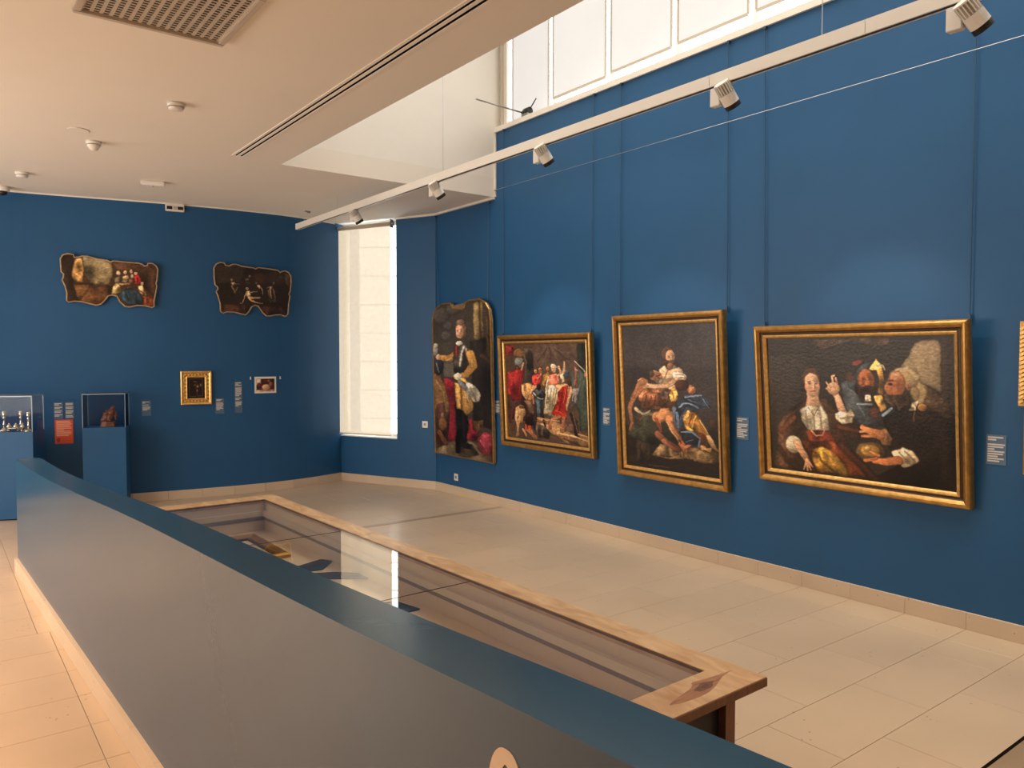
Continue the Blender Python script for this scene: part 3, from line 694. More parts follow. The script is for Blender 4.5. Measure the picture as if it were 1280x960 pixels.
# ---- painting: woman with two bearded men
def P4():
    c = Canvas(400, 305, [(108, 148), (945, 132), (962, 830), (122, 732)], (50, 43, 37), 4)
    c.ell(160, 300, 120, 260, (66, 60, 52), 40, 0, op=.7); c.poly([(108, 148), (945, 132), (945, 200), (108, 230)], (44, 37, 31), 10, 0, .6)
    c.stroke([(135, 340), (140, 520)], 10, (88, 48, 34), 5, op=.6)
    c.poly([(288, 150), (665, 148), (664, 176), (628, 180), (596, 192), (540, 168), (480, 162), (430, 178), (356, 204), (340, 186), (296, 186)], (92, 72, 54), 1, .2)
    for seg in ([(382, 182), (378, 164)], [(378, 164), (394, 160)], [(380, 173), (392, 170)], [(382, 182), (398, 178)], [(404, 178), (420, 158)], [(402, 160), (422, 176)], [(430, 174), (428, 156)],
                [(520, 164), (520, 150)], [(512, 150), (530, 150)], [(575, 186), (570, 168)], [(585, 188), (582, 170)], [(582, 170), (596, 170)], [(584, 179), (594, 178)], [(604, 170), (610, 188)], [(610, 188), (620, 170)]):
        c.stroke(seg, 4, (48, 34, 26), 1, 0)
    c.poly([(706, 275), (742, 230), (768, 172), (800, 156), (868, 160), (886, 182), (890, 392), (840, 362), (795, 352), (760, 290)], (152, 132, 102), 2, .18, fold=.12)
    c.stroke([(895, 160), (900, 400)], 22, (62, 48, 38), 4, 0)
    # old man at right: dark cloak
    c.poly([(630, 500), (700, 470), (770, 440), (830, 365), (900, 415), (948, 500), (962, 830), (560, 782), (690, 715), (650, 620)], (27, 21, 18), 3, .15)
    c.poly([(800, 352), (850, 372), (920, 430), (945, 500), (900, 500), (850, 470), (800, 468), (780, 440)], (74, 58, 45), 3, .4)
    c.stroke([(880, 520), (905, 600), (900, 760)], 30, (42, 32, 26), 8, 0, .7)
    c.ell(788, 385, 38, 44, (146, 122, 86), 5, .2); c.stroke([(768, 325), (808, 385), (796, 428)], 30, (176, 150, 106), 5, .1)
    c.ell(728, 322, 56, 44, (182, 154, 110), 5, .15); c.stroke([(690, 290), (740, 284), (780, 318)], 14, (206, 182, 138), 5, 0)
    c.poly([(668, 296), (700, 290), (722, 320), (724, 380), (706, 412), (662, 410), (646, 396), (642, 386), (630, 380), (634, 368), (646, 350), (648, 332)], (164, 102, 66), 2, .12, fold=.08)
    c.ell(684, 312, 22, 16, (208, 156, 112), 7, 0); c.stroke([(648, 338), (676, 334)], 7, (92, 58, 40), 2, 0); c.ell(662, 350, 10, 5, (56, 34, 26), 1.5, 0); c.stroke([(650, 346), (638, 370)], 8, (196, 130, 90), 3, 0); c.ell(672, 376, 16, 12, (188, 112, 76), 7, 0); c.ell(706, 352, 14, 24, (120, 76, 52), 6, 0, op=.7)
    c.ell(740, 360, 11, 17, (172, 120, 88), 2, .3); c.stroke([(738, 352), (742, 368)], 5, (116, 74, 54), 2, 0)
    c.poly([(634, 392), (662, 400), (706, 398), (738, 392), (752, 436), (700, 474), (660, 458), (636, 428)], (60, 44, 34), 4, .2); c.stroke([(640, 400), (664, 448)], 12, (104, 84, 66), 5, 0); c.stroke([(676, 412), (700, 462)], 8, (88, 68, 52), 4, 0)
    c.poly([(758, 432), (788, 418), (776, 468), (738, 470)], (206, 184, 150), 1, .3); c.ell(804, 455, 19, 17, (158, 112, 70), 1, .5)
    c.stroke([(768, 475), (762, 515)], 7, (96, 74, 50), 2)
    # man in the middle
    c.poly([(440, 350), (478, 330), (512, 380), (530, 430), (600, 470), (640, 420), (672, 455), (640, 500), (600, 530), (540, 540), (470, 480), (450, 400)], (62, 66, 68), 3, .4)
    c.poly([(470, 345), (500, 300), (545, 262), (596, 238), (590, 300), (560, 292), (512, 330), (500, 380), (476, 366)], (58, 66, 68), 2, .4)
    c.ell(516, 258, 28, 11, (128, 60, 54), 3, rot=-12); c.ell(482, 325, 14, 20, (92, 56, 46), 6, 0)
    c.poly([(566, 288), (598, 238), (622, 268), (636, 330), (630, 398), (606, 392), (612, 330), (598, 290)], (196, 146, 78), 1, .5)
    c.stroke([(598, 268), (628, 270), (634, 284)], 8, (206, 196, 176), 1)
    c.ell(552, 332, 42, 42, (126, 70, 44), 3, .4); c.face(553, 334, 78, 100, (168, 98, 60), None, .5); c.ell(560, 348, 13, 12, (204, 130, 84), 3); c.ell(528, 345, 12, 10, (186, 108, 68), 4)
    c.poly([(505, 350), (535, 362), (580, 360), (602, 372), (592, 405), (555, 420), (520, 405), (502, 380)], (44, 30, 24), 3, .2)
    c.poly([(548, 402), (572, 396), (580, 425), (545, 432)], (222, 200, 168), 1); c.poly([(586, 402), (622, 396), (648, 462), (616, 474), (600, 440)], (204, 152, 84), 1, .4)
    c.stroke([(515, 440), (580, 440)], 10, (150, 164, 172), 2); c.stroke([(520, 450), (545, 490)], 12, (104, 112, 116), 3); c.ell(590, 478, 24, 30, (92, 60, 48), 8, .2)
    c.stroke([(630, 490), (668, 462)], 14, (140, 156, 166), 2)
    # woman
    c.poly([(150, 540), (200, 470), (262, 430), (300, 420), (372, 410), (420, 470), (470, 520), (530, 530), (522, 590), (462, 600), (520, 680), (630, 782), (320, 748), (128, 726), (150, 620)], (82, 58, 41), 3, .3)
    c.stroke([(170, 560), (230, 500)], 26, (116, 74, 46), 6); c.stroke([(160, 640), (190, 690), (260, 730)], 30, (60, 42, 30), 8)
    c.stroke([(430, 540), (520, 560)], 22, (104, 62, 40), 6)
    c.stroke([(270, 335), (272, 380)], 16, (56, 42, 33), 4)
    c.poly([(283, 385), (338, 390), (348, 430), (372, 462), (276, 462), (286, 424)], (208, 162, 126), 2, .3, fold=0)
    c.ell(308, 332, 47, 55, (86, 62, 45), 2, .3)
    c.face(311, 354, 82, 112, (232, 184, 148), None, .35); c.ell(288, 366, 13, 13, (228, 148, 116), 5, 0, op=.6); c.ell(338, 362, 9, 11, (228, 148, 116), 5, 0, op=.6); c.stroke([(272, 320), (300, 296), (335, 306)], 14, (92, 66, 48), 3); c.ell(316, 374, 6, 3, (240, 200, 166), 1, 0)
    c.stroke([(296, 300), (330, 312)], 5, (124, 92, 66), 2)
    c.poly([(256, 462), (288, 446), (330, 452), (352, 446), (382, 490), (392, 560), (340, 556), (295, 560), (262, 515)], (222, 206, 176), 2, .3)
    for x in (280, 312, 345): c.stroke([(x, 470), (x + 10, 550)], 6, (178, 158, 126), 3)
    c.stroke([(292, 455), (318, 494), (344, 455)], 3, (150, 108, 60), 1)
    c.poly([(280, 556), (392, 562), (418, 600), (380, 640), (300, 620)], (116, 54, 36), 3, .4)
    c.stroke([(308, 560), (330, 582), (358, 578), (370, 545)], 8, (206, 140, 104), 1)
    c.poly([(262, 600), (310, 610), (400, 600), (470, 660), (570, 770), (330, 744), (300, 690)], (124, 64, 36), 4, .4)
    c.poly([(312, 645), (352, 628), (400, 650), (455, 706), (478, 768), (390, 752), (330, 728), (308, 690)], (172, 128, 56), 3, .45)
    c.stroke([(330, 660), (352, 700), (400, 740)], 9, (116, 78, 32), 3); c.stroke([(360, 645), (420, 700)], 8, (206, 166, 84), 3)
    c.stroke([(440, 620), (520, 700), (600, 775)], 30, (78, 48, 34), 10)
    # her arms
    c.stroke([(462, 500), (428, 420), (412, 385)], 40, (226, 176, 138), 2, .3, w2=30); c.ell(408, 372, 30, 32, (224, 172, 134), 2)
    c.stroke([(412, 362), (400, 318), (412, 314)], 12, (230, 182, 146), 1, w2=8); c.stroke([(396, 365), (376, 345)], 11, (222, 168, 130), 1, w2=8); c.stroke([(392, 378), (378, 372)], 10, (206, 150, 114), 1); c.stroke([(425, 350), (418, 325)], 10, (206, 150, 114), 1)
    c.poly([(414, 482), (440, 470), (470, 478), (490, 455), (505, 488), (494, 520), (450, 530), (420, 512)], (218, 198, 164), 2, .4); c.stroke([(440, 505), (495, 495)], 7, (166, 142, 106), 2)
    c.ell(226, 622, 44, 42, (214, 196, 166), 3, .4); c.stroke([(200, 640), (235, 655)], 8, (160, 138, 106), 2)
    c.stroke([(240, 620), (266, 660), (284, 690)], 38, (216, 162, 124), 2, .3, w2=28)
    for e in ((272, 735), (290, 742), (304, 738), (312, 722)): c.stroke([(285, 690), e], 15, (212, 156, 118), 1, .2, w2=8)
    # hands over the bowl
    c.ell(575, 652, 66, 46, (96, 72, 46), 3, .5); c.ell(572, 645, 44, 28, (172, 128, 66), 4, .4); c.ell(560, 635, 16, 10, (222, 180, 110), 3)
    c.poly([(600, 560), (640, 545), (672, 590), (668, 625), (625, 622)], (112, 82, 58), 3, .4)
    c.stroke([(618, 575), (570, 560), (535, 540)], 40, (206, 134, 84), 2, .3, w2=20); c.stroke([(590, 580), (535, 580)], 18, (196, 122, 76), 2, w2=10); c.stroke([(580, 560), (530, 562)], 12, (218, 148, 98), 1)
    c.poly([(664, 652), (716, 630), (756, 642), (792, 690), (752, 712), (716, 722), (690, 690)], (208, 184, 150), 2, .4); c.stroke([(700, 655), (745, 700)], 7, (150, 122, 90), 2); c.stroke([(725, 645), (770, 690)], 6, (150, 122, 90), 2)
    c.stroke([(700, 690), (640, 696), (590, 690)], 38, (196, 122, 76), 2, .3, w2=26); c.stroke([(600, 680), (548, 690)], 16, (190, 114, 70), 2); c.stroke([(610, 668), (572, 650)], 14, (206, 134, 88), 1, w2=8)
    c.grain(.10); return c
# ---- painting: old man nursed by a young woman, seated
def P3():
    c = Canvas(250, 390, [(103, 133), (540, 112), (558, 846), (125, 788)], (60, 54, 52), 9)
    c.poly([(103, 133), (540, 112), (545, 330), (110, 330)], (72, 67, 66), 30, 0, .7); c.poly([(110, 600), (558, 620), (558, 846), (125, 788)], (36, 30, 27), 20, 0, .9)
    c.poly([(130, 665), (235, 655), (240, 770), (135, 770)], (50, 41, 35), 3, .3); c.ell(205, 705, 18, 24, (70, 56, 44), 3)
    c.poly([(236, 738), (290, 690), (360, 700), (430, 694), (490, 682), (556, 730), (557, 776), (470, 768), (400, 752), (330, 758)], (124, 97, 66), 3, .35)
    c.stroke([(230, 785), (320, 795)], 8, (76, 66, 58), 3)
    # old man
    c.poly([(150, 560), (185, 520), (260, 540), (340, 590), (352, 650), (290, 695), (200, 680), (130, 645)], (52, 52, 42), 3, .4); c.stroke([(165, 520), (195, 545), (240, 545)], 16, (196, 176, 138), 3); c.stroke([(150, 640), (200, 610), (260, 640)], 16, (76, 74, 58), 5)
    c.poly([(176, 440), (205, 398), (250, 402), (305, 440), (324, 500), (268, 528), (205, 518), (180, 480)], (166, 112, 78), 3, .4)
    c.stroke([(212, 408), (160, 460), (138, 520), (150, 590)], 32, (174, 118, 82), 2, .3, w2=20); c.stroke([(150, 590), (140, 618)], 16, (150, 96, 66), 2)
    c.stroke([(215, 470), (280, 490)], 10, (120, 76, 52), 5)
    c.ell(262, 370, 30, 28, (146, 102, 78), 2, .4); c.ell(246, 358, 18, 16, (88, 70, 58), 3); c.ell(272, 388, 18, 16, (156, 142, 120), 3); c.stroke([(258, 362), (282, 364)], 6, (96, 62, 46), 2)
    c.stroke([(268, 562), (322, 540)], 56, (192, 132, 86), 2, .35, w2=44); c.stroke([(322, 548), (346, 610), (376, 676)], 42, (188, 126, 82), 2, .35, w2=24)
    c.stroke([(312, 560), (352, 650)], 8, (222, 170, 118), 4)
    c.stroke([(376, 676), (392, 700), (396, 728)], 24, (180, 112, 76), 2); c.stroke([(392, 700), (436, 678)], 20, (186, 118, 80), 2, w2=10)
    c.stroke([(270, 640), (310, 680), (360, 708)], 34, (122, 78, 58), 3, .3); c.stroke([(366, 668), (384, 676)], 6, (40, 28, 20), 1)
    # woman
    c.stroke([(338, 430), (330, 510)], 46, (88, 58, 42), 5); c.poly([(270, 372), (290, 328), (320, 312), (356, 320), (386, 346), (378, 400), (345, 440), (305, 420)], (222, 184, 146), 2, .28)
    c.stroke([(318, 300), (322, 330)], 26, (206, 162, 128), 2)
    c.ell(316, 266, 30, 36, (96, 70, 52), 2, .3); c.face(328, 280, 48, 66, (214, 168, 132), None, .6); c.stroke([(304, 262), (312, 240), (336, 244)], 10, (104, 76, 56), 3)
    c.ell(306, 310, 16, 18, (80, 56, 42), 4)
    c.stroke([(386, 372), (330, 402), (270, 418), (212, 414)], 30, (218, 174, 136), 2, .3, w2=20); c.ell(212, 416, 18, 16, (206, 156, 118), 2)
    c.poly([(338, 352), (366, 346), (400, 366), (388, 384), (350, 390)], (232, 218, 194), 2, .3)
    c.ell(345, 458, 17, 34, (212, 166, 92), 3, .4); c.ell(424, 432, 20, 24, (140, 96, 70), 4); c.ell(420, 425, 9, 12, (190, 136, 98), 3)
    c.poly([(362, 500), (398, 456), (470, 452), (506, 480), (512, 512), (440, 528), (392, 570), (368, 640), (345, 600), (340, 530)], (66, 78, 96), 3, .45)
    c.stroke([(385, 500), (440, 486), (500, 500)], 9, (128, 144, 164), 4); c.stroke([(370, 545), (400, 510)], 8, (120, 136, 158), 3); c.stroke([(345, 520), (356, 600)], 22, (96, 110, 132), 5)
    c.poly([(384, 566), (410, 530), (440, 540), (470, 580), (496, 650), (512, 712), (470, 700), (440, 650), (400, 615)], (202, 152, 78), 3, .45); c.stroke([(410, 545), (440, 620), (480, 690)], 9, (146, 98, 44), 4); c.stroke([(440, 570), (490, 670)], 7, (232, 190, 112), 3)
    c.ell(430, 662, 42, 38, (62, 70, 90), 4, .5); c.stroke([(400, 640), (450, 632), (466, 660)], 10, (120, 132, 156), 4); c.ell(436, 672, 18, 18, (34, 34, 42), 4)
    c.stroke([(498, 650), (520, 690), (545, 712)], 24, (196, 150, 104), 3, w2=12); c.stroke([(470, 694), (508, 712)], 14, (204, 150, 100), 2); c.ell(522, 590, 16, 24, (74, 54, 42), 5)
    # closer modelling
    q = lambda *P: [(((x / 6.4) + 45) * 3.695, ((y / 6.4) + 70) * 3.695) for x, y in P]
    k = 3.695 / 6.4
    E = lambda x, y, rx, ry, col, soft=1.5, shade=.35, rot=0, op=1.0: c.ell(*q((x, y))[0], rx * k, ry * k, col, soft, shade, rot, op)
    S = lambda pts, w, col, soft=1.2, shade=.15, w2=None, op=1.0: c.stroke(q(*pts), w * k, col, soft, shade, op, None if w2 is None else w2 * k)
    G = lambda pts, col, soft=1.2, shade=.3, fold=.5: c.poly(q(*pts), col, soft, shade, 1.0, fold)
    G([(130, 830), (190, 740), (250, 738), (330, 800), (352, 832), (270, 852)], (126, 102, 72)); G([(415, 805), (520, 780), (660, 830), (600, 892), (480, 852)], (120, 96, 64)); G([(350, 800), (400, 800), (440, 860), (340, 840)], (112, 88, 60))
    E(300, 110, 70, 50, (60, 46, 40), 6, 0, op=.6); E(278, 108, 26, 26, (150, 108, 84), 3)
    G([(188, 135), (238, 102), (258, 140), (300, 132), (345, 112), (378, 135), (362, 172), (300, 205), (232, 222), (204, 190)], (232, 198, 158), 1.5, .3, .15); S([(262, 140), (240, 210)], 8, (176, 128, 94), 3)
    G([(60, 342), (110, 320), (250, 332), (262, 400), (222, 442), (150, 430), (100, 462), (38, 450)], (152, 100, 72)); 
    for x in (90, 125, 165): S([(x, 350), (x - 15, 430)], 9, (104, 64, 46), 3)
    G([(190, 300), (270, 320), (262, 400), (205, 380)], (92, 72, 62))
    E(62, 242, 46, 36, (196, 138, 98), 2); S([(60, 235), (20, 270), (-20, 360)], 40, (186, 128, 90), 1.5, .3, 26)
    E(168, 192, 44, 42, (156, 108, 80), 2); E(134, 176, 20, 26, (84, 72, 62), 3); S([(150, 150), (190, 160)], 14, (196, 150, 116), 3); S([(168, 190), (204, 186)], 8, (84, 52, 40), 1.5); E(206, 198, 12, 14, (186, 126, 92), 2); E(200, 234, 22, 16, (176, 164, 144), 2); E(178, 222, 16, 18, (120, 106, 92), 3)
    S([(335, 222), (250, 268), (170, 280), (100, 268)], 44, (226, 182, 142), 1.2, .25, 34); S([(250, 292), (170, 302)], 10, (150, 104, 76), 3)
    for y in (282, 296, 308): S([(105, 272), (62, y - 10)], 12, (206, 154, 116), 1, 0, 7)
    G([(300, 160), (350, 148), (398, 172), (405, 198), (360, 210), (330, 232), (305, 205)], (236, 222, 196), 1, .2, .3); S([(318, 182), (380, 176), (396, 196)], 5, (120, 98, 76), 1); S([(320, 205), (372, 202)], 5, (132, 108, 84), 1); E(330, 214, 20, 18, (222, 176, 136), 1.5)
    E(370, 262, 52, 40, (78, 48, 38), 4); G([(278, 312), (328, 300), (342, 340), (310, 392), (284, 402), (270, 350)], (226, 176, 96)); S([(300, 320), (308, 380)], 8, (140, 94, 44), 2); E(442, 302, 20, 26, (190, 128, 88), 2); S([(428, 320), (462, 280)], 12, (214, 158, 112), 1.5)
    G([(330, 402), (400, 352), (530, 340), (592, 432), (480, 452), (405, 440), (355, 520), (352, 622), (318, 540)], (46, 54, 66))
    S([(400, 362), (450, 350), (525, 346)], 13, (128, 144, 160), 2); S([(352, 440), (380, 412), (430, 412), (500, 440)], 16, (132, 148, 166), 2); S([(332, 490), (345, 600)], 26, (108, 126, 146), 3); S([(540, 372), (582, 440)], 8, (120, 134, 150), 2); S([(420, 380), (520, 412)], 10, (84, 98, 116), 2)
    G([(378, 505), (420, 462), (490, 488), (540, 560), (584, 642), (562, 720), (520, 702), (460, 622), (400, 582)], (148, 102, 48)); S([(425, 478), (396, 540)], 24, (240, 196, 116), 2); S([(480, 508), (452, 602)], 14, (224, 176, 98), 2); S([(515, 545), (580, 652)], 8, (244, 206, 136), 1.5); S([(450, 500), (430, 580)], 8, (112, 72, 32), 2); E(520, 690, 36, 46, (104, 58, 36), 4)
    G([(150, 520), (200, 452), (262, 448), (296, 500), (292, 556), (240, 532), (202, 560), (210, 622), (176, 600)], (204, 142, 94), 1.2, .3, .1); S([(265, 535), (300, 620), (352, 705)], 66, (200, 136, 90), 1.2, .3, 40); S([(252, 560), (300, 650), (338, 700)], 10, (236, 184, 130), 2); S([(296, 560), (352, 664)], 12, (128, 80, 52), 3); S([(165, 540), (205, 640)], 26, (142, 76, 56), 3)
    S([(225, 712), (290, 768), (345, 792)], 38, (146, 92, 66), 2, .3, 22); S([(365, 735), (392, 800)], 46, (186, 114, 76), 1.5, .3, 26); S([(395, 765), (466, 718)], 24, (198, 126, 86), 1.2, .2, 12); S([(350, 706), (362, 730)], 10, (50, 30, 22), 1)
    E(440, 690, 62, 50, (40, 44, 56), 3); S([(368, 640), (450, 640), (512, 690), (502, 762)], 15, (130, 142, 162), 2); S([(400, 720), (460, 700)], 8, (120, 130, 150), 2)
    S([(582, 680), (650, 790)], 40, (196, 156, 110), 2, .3, 14); S([(530, 772), (600, 772)], 18, (212, 158, 102), 1.5)
    S([(0, 470), (60, 500), (120, 470)], 10, (214, 196, 160), 2); S([(20, 560), (60, 520), (150, 480)], 14, (122, 110, 84), 3); S([(20, 570), (40, 500)], 12, (130, 60, 44), 3)
    c.grain(.12); return c
# ---- painting: crowded scene round a woman in white
def P2():
    c = Canvas(260, 300, [(107, 143), (622, 140), (633, 805), (124, 740)], (84, 64, 52), 12)
    c.poly([(300, 143), (622, 140), (628, 330), (300, 330)], (98, 78, 64), 14, 0, .8)
    for x in (330, 380, 440, 500): c.stroke([(x, 150), (x + 30, 230), (x + 90, 260)], 14, (70, 54, 46), 8, 0, .6)
    c.poly([(560, 150), (622, 150), (633, 700), (590, 690)], (58, 60, 52), 8, .2)
    c.poly([(112, 160), (165, 160), (150, 220), (112, 225)], (132, 46, 42), 4); c.ell(200, 265, 34, 38, (138, 130, 116), 6); c.ell(195, 205, 40, 30, (138, 100, 64), 8)
    c.poly([(228, 175), (285, 170), (292, 390), (224, 395)], (64, 58, 50), 3, .4)
    c.poly([(118, 330), (165, 312), (225, 300), (232, 335), (214, 420), (222, 520), (130, 525), (120, 420)], (136, 40, 36), 3, .4); c.stroke([(150, 330), (190, 420)], 14, (176, 62, 52), 5); c.ell(185, 300, 15, 18, (84, 58, 44), 2); c.stroke([(215, 310), (228, 275)], 10, (160, 116, 84), 2)
    c.poly([(120, 470), (230, 480), (290, 560), (280, 640), (130, 620)], (58, 38, 32), 6, .3)
    c.poly([(212, 405), (260, 392), (292, 410), (290, 500), (250, 510), (222, 470)], (168, 120, 74), 3, .4); c.poly([(230, 500), (260, 505), (300, 560), (300, 610), (262, 590)], (96, 72, 54), 3, .4)
    # row of figures behind
    c.ell(306, 320, 12, 16, (206, 150, 104), 2); c.poly([(282, 350), (320, 335), (340, 370), (325, 420), (285, 425)], (168, 52, 46), 2, .4); c.ell(334, 326, 11, 14, (176, 120, 84), 2); c.stroke([(272, 450), (300, 420)], 18, (206, 156, 116), 3)
    c.ell(381, 308, 14, 18, (196, 138, 88), 2); c.poly([(348, 350), (380, 328), (400, 350), (372, 430), (345, 410)], (182, 128, 62), 2, .4)
    c.ell(322, 432, 13, 20, (40, 32, 28), 2); c.poly([(295, 460), (345, 450), (362, 480), (340, 530), (352, 660), (330, 600), (300, 580)], (72, 78, 82), 3, .5); c.stroke([(310, 478), (340, 498)], 14, (188, 184, 176), 3); c.stroke([(330, 560), (348, 660)], 18, (46, 36, 32), 3); c.stroke([(300, 560), (290, 680)], 18, (60, 44, 38), 3)
    # steps and floor
    c.poly([(300, 610), (390, 625), (560, 690), (632, 735), (632, 800), (480, 770), (420, 720), (300, 690)], (146, 110, 78), 4, .3); c.stroke([(310, 640), (420, 665)], 6, (90, 62, 44), 3); c.stroke([(430, 700), (600, 750)], 16, (206, 164, 112), 5); c.poly([(480, 640), (560, 655), (560, 720), (480, 700)], (76, 56, 44), 5)
    # central woman in white with pink bodice
    c.poly([(372, 400), (385, 350), (440, 338), (462, 400), (446, 500), (410, 612), (372, 590), (350, 590), (362, 500)], (226, 206, 168), 2, .3)
    for a, b in (((385, 430), (368, 580)), ((410, 430), (392, 590)), ((430, 430), (420, 560))): c.stroke([a, b], 7, (172, 146, 108), 3)
    c.poly([(385, 350), (425, 335), (452, 355), (448, 400), (400, 412), (380, 395)], (206, 112, 88), 2, .35)
    c.ell(414, 302, 16, 22, (222, 174, 138), 1, .35); c.ell(414, 288, 17, 11, (236, 220, 190), 2); c.stroke([(440, 350), (462, 330), (445, 290)], 14, (222, 178, 140), 2, w2=8)
    c.poly([(455, 330), (478, 330), (484, 390), (460, 400)], (218, 198, 164), 2, .3); c.stroke([(480, 335), (482, 262)], 16, (216, 160, 116), 1, w2=8)
    # man in red drape, from behind
    c.poly([(432, 412), (480, 398), (524, 404), (520, 450), (500, 470), (440, 440)], (206, 150, 108), 3, .4); c.ell(512, 396, 14, 18, (84, 54, 40), 2)
    c.poly([(442, 450), (470, 425), (500, 412), (498, 470), (486, 560), (490, 625), (440, 618), (404, 596), (430, 530)], (206, 58, 42), 2, .4); c.stroke([(470, 450), (450, 540), (440, 600)], 9, (150, 34, 30), 4)
    c.stroke([(520, 430), (505, 490), (492, 560)], 24, (212, 156, 112), 2, w2=16); c.stroke([(425, 610), (390, 640), (388, 680)], 22, (166, 110, 76), 2); c.stroke([(472, 625), (470, 690), (456, 722)], 24, (150, 98, 68), 2, w2=14)
    # soldiers at right
    c.poly([(520, 330), (552, 300), (600, 330), (612, 520), (600, 690), (560, 560), (530, 470)], (60, 66, 58), 4, .4); c.stroke([(548, 300), (556, 420)], 14, (150, 90, 76), 4); c.stroke([(550, 265), (612, 330)], 5, (214, 202, 180), 1); c.ell(612, 350, 10, 22, (182, 128, 104), 3)
    c.poly([(520, 440), (570, 430), (560, 520), (525, 570)], (112, 104, 96), 3, .5); c.stroke([(520, 600), (550, 640), (560, 740)], 20, (44, 36, 32), 3); c.ell(496, 345, 14, 20, (70, 84, 92), 3)
    # crouching figure and fire
    c.ell(205, 580, 34, 38, (206, 166, 116), 3, .4); c.stroke([(205, 600), (190, 650), (185, 725)], 26, (196, 150, 104), 2, w2=16); c.stroke([(170, 640), (150, 690)], 22, (96, 62, 48), 4); c.ell(220, 545, 14, 14, (96, 70, 50), 3)
    c.poly([(238, 620), (280, 600), (290, 660), (245, 670)], (40, 26, 24), 4); c.stroke([(252, 690), (262, 640)], 14, (226, 70, 44), 3); c.stroke([(262, 690), (300, 740)], 22, (170, 120, 82), 4); c.poly([(300, 670), (380, 690), (390, 745), (320, 740)], (70, 56, 46), 5)
    # closer modelling
    q = lambda *P: [(((x / 7.108) + 15) * 5.05, ((y / 7.108) + 25) * 5.05) for x, y in P]
    k = 5.05 / 7.108
    E = lambda x, y, rx, ry, col, soft=1.5, shade=.35, rot=0, op=1.0: c.ell(*q((x, y))[0], rx * k, ry * k, col, soft, shade, rot, op)
    S = lambda pts, w, col, soft=1.2, shade=.15, w2=None, op=1.0: c.stroke(q(*pts), w * k, col, soft, shade, op, None if w2 is None else w2 * k)
    G = lambda pts, col, soft=1.2, shade=.3, fold=.5: c.poly(q(*pts), col, soft, shade, 1.0, fold)
    for i, e in enumerate(((290, 150), (340, 190), (390, 190), (450, 200), (520, 190), (590, 170), (640, 120))): S([(440, 45), ((440 + e[0]) / 2 + 10, 110), e], 9, ((114, 92, 78), (58, 44, 38))[i % 2], 3, 0, op=.8)
    G([(52, 50), (130, 55), (120, 110), (60, 120)], (122, 44, 40)); E(170, 195, 42, 26, (136, 142, 138), 4); E(190, 120, 50, 36, (124, 88, 56), 6)
    E(265, 175, 34, 92, (46, 38, 32), 5); S([(215, 120), (236, 200), (222, 350)], 18, (92, 80, 66), 3)
    G([(66, 292), (130, 262), (205, 240), (215, 292), (188, 380), (202, 525), (110, 545), (78, 400)], (116, 34, 34)); S([(78, 290), (108, 326), (100, 400)], 18, (206, 66, 54), 3); S([(190, 300), (170, 480)], 14, (160, 52, 50), 4); S([(192, 262), (214, 205)], 17, (198, 146, 106), 1.5); E(150, 240, 17, 22, (72, 50, 40), 2); E(154, 246, 10, 12, (140, 98, 74), 2)
    G([(190, 400), (240, 380), (285, 390), (270, 470), (240, 530), (205, 480)], (186, 138, 88)); S([(196, 400), (200, 470), (235, 525)], 9, (236, 196, 140), 2)
    for (x, y, col) in ((322, 278, (214, 160, 112)), (362, 262, (186, 128, 90)), (430, 258, (206, 148, 98)), (524, 245, (212, 168, 130))): E(x, y - 4, 19, 21, (70, 46, 34), 2); E(x, y, 14, 18, col, 1.2); E(x + 3, y - 1, 8, 3, (90, 56, 42), 1, 0); E(x + 3, y + 9, 5, 2, (120, 60, 48), 1, 0)
    G([(288, 330), (320, 305), (352, 330), (340, 390), (300, 400), (285, 370)], (176, 56, 50)); S([(335, 340), (365, 300)], 12, (206, 152, 112), 1.5); S([(270, 470), (300, 410)], 22, (216, 166, 126), 2); G([(380, 310), (420, 285), (442, 310), (400, 390), (370, 400)], (178, 128, 64)); S([(420, 300), (390, 380)], 8, (226, 182, 106), 2)
    G([(312, 445), (350, 430), (392, 470), (378, 540), (300, 545)], (64, 72, 76)); E(345, 415, 20, 28, (40, 30, 26), 2); S([(300, 470), (340, 510), (378, 520)], 15, (182, 178, 170), 2); S([(330, 495), (372, 510), (412, 470)], 17, (40, 30, 28), 1.5); G([(310, 530), (375, 530), (382, 640), (320, 660)], (72, 86, 92)); S([(312, 560), (318, 700), (305, 790)], 28, (54, 40, 36), 2, .3, 16); S([(365, 610), (385, 700), (398, 770)], 24, (42, 32, 30), 2, .3, 12); S([(290, 490), (300, 560)], 16, (196, 130, 104), 2)
    G([(395, 620), (400, 540), (415, 430), (430, 395), (500, 400), (530, 450), (500, 560), (470, 640), (455, 680), (395, 640)], (232, 212, 172), 1, .2, .5)
    for a, b in (((430, 420), (402, 610)), ((455, 430), (440, 620)), ((480, 430), (462, 600)), ((505, 430), (480, 560))): S([a, b], 7, (158, 130, 92), 1.5)
    S([(412, 400), (398, 620)], 7, (246, 230, 196), 1.5)
    G([(425, 345), (450, 318), (500, 310), (535, 330), (528, 382), (480, 398), (432, 395)], (212, 120, 96), 1, .3, .4); S([(430, 330), (412, 420)], 12, (232, 214, 176), 1.5)
    E(480, 238, 26, 17, (240, 226, 198), 1.5); E(478, 262, 19, 26, (226, 178, 142), 1, .3); E(472, 258, 10, 3, (110, 70, 54), 1, 0); E(474, 274, 6, 3, (150, 70, 60), 1, 0)
    S([(555, 300), (572, 240), (572, 190)], 24, (222, 172, 130), 1.2, .2, 10); G([(535, 300), (570, 290), (572, 375), (540, 385)], (224, 202, 168)); S([(540, 290), (525, 250)], 14, (220, 174, 136), 1.5)
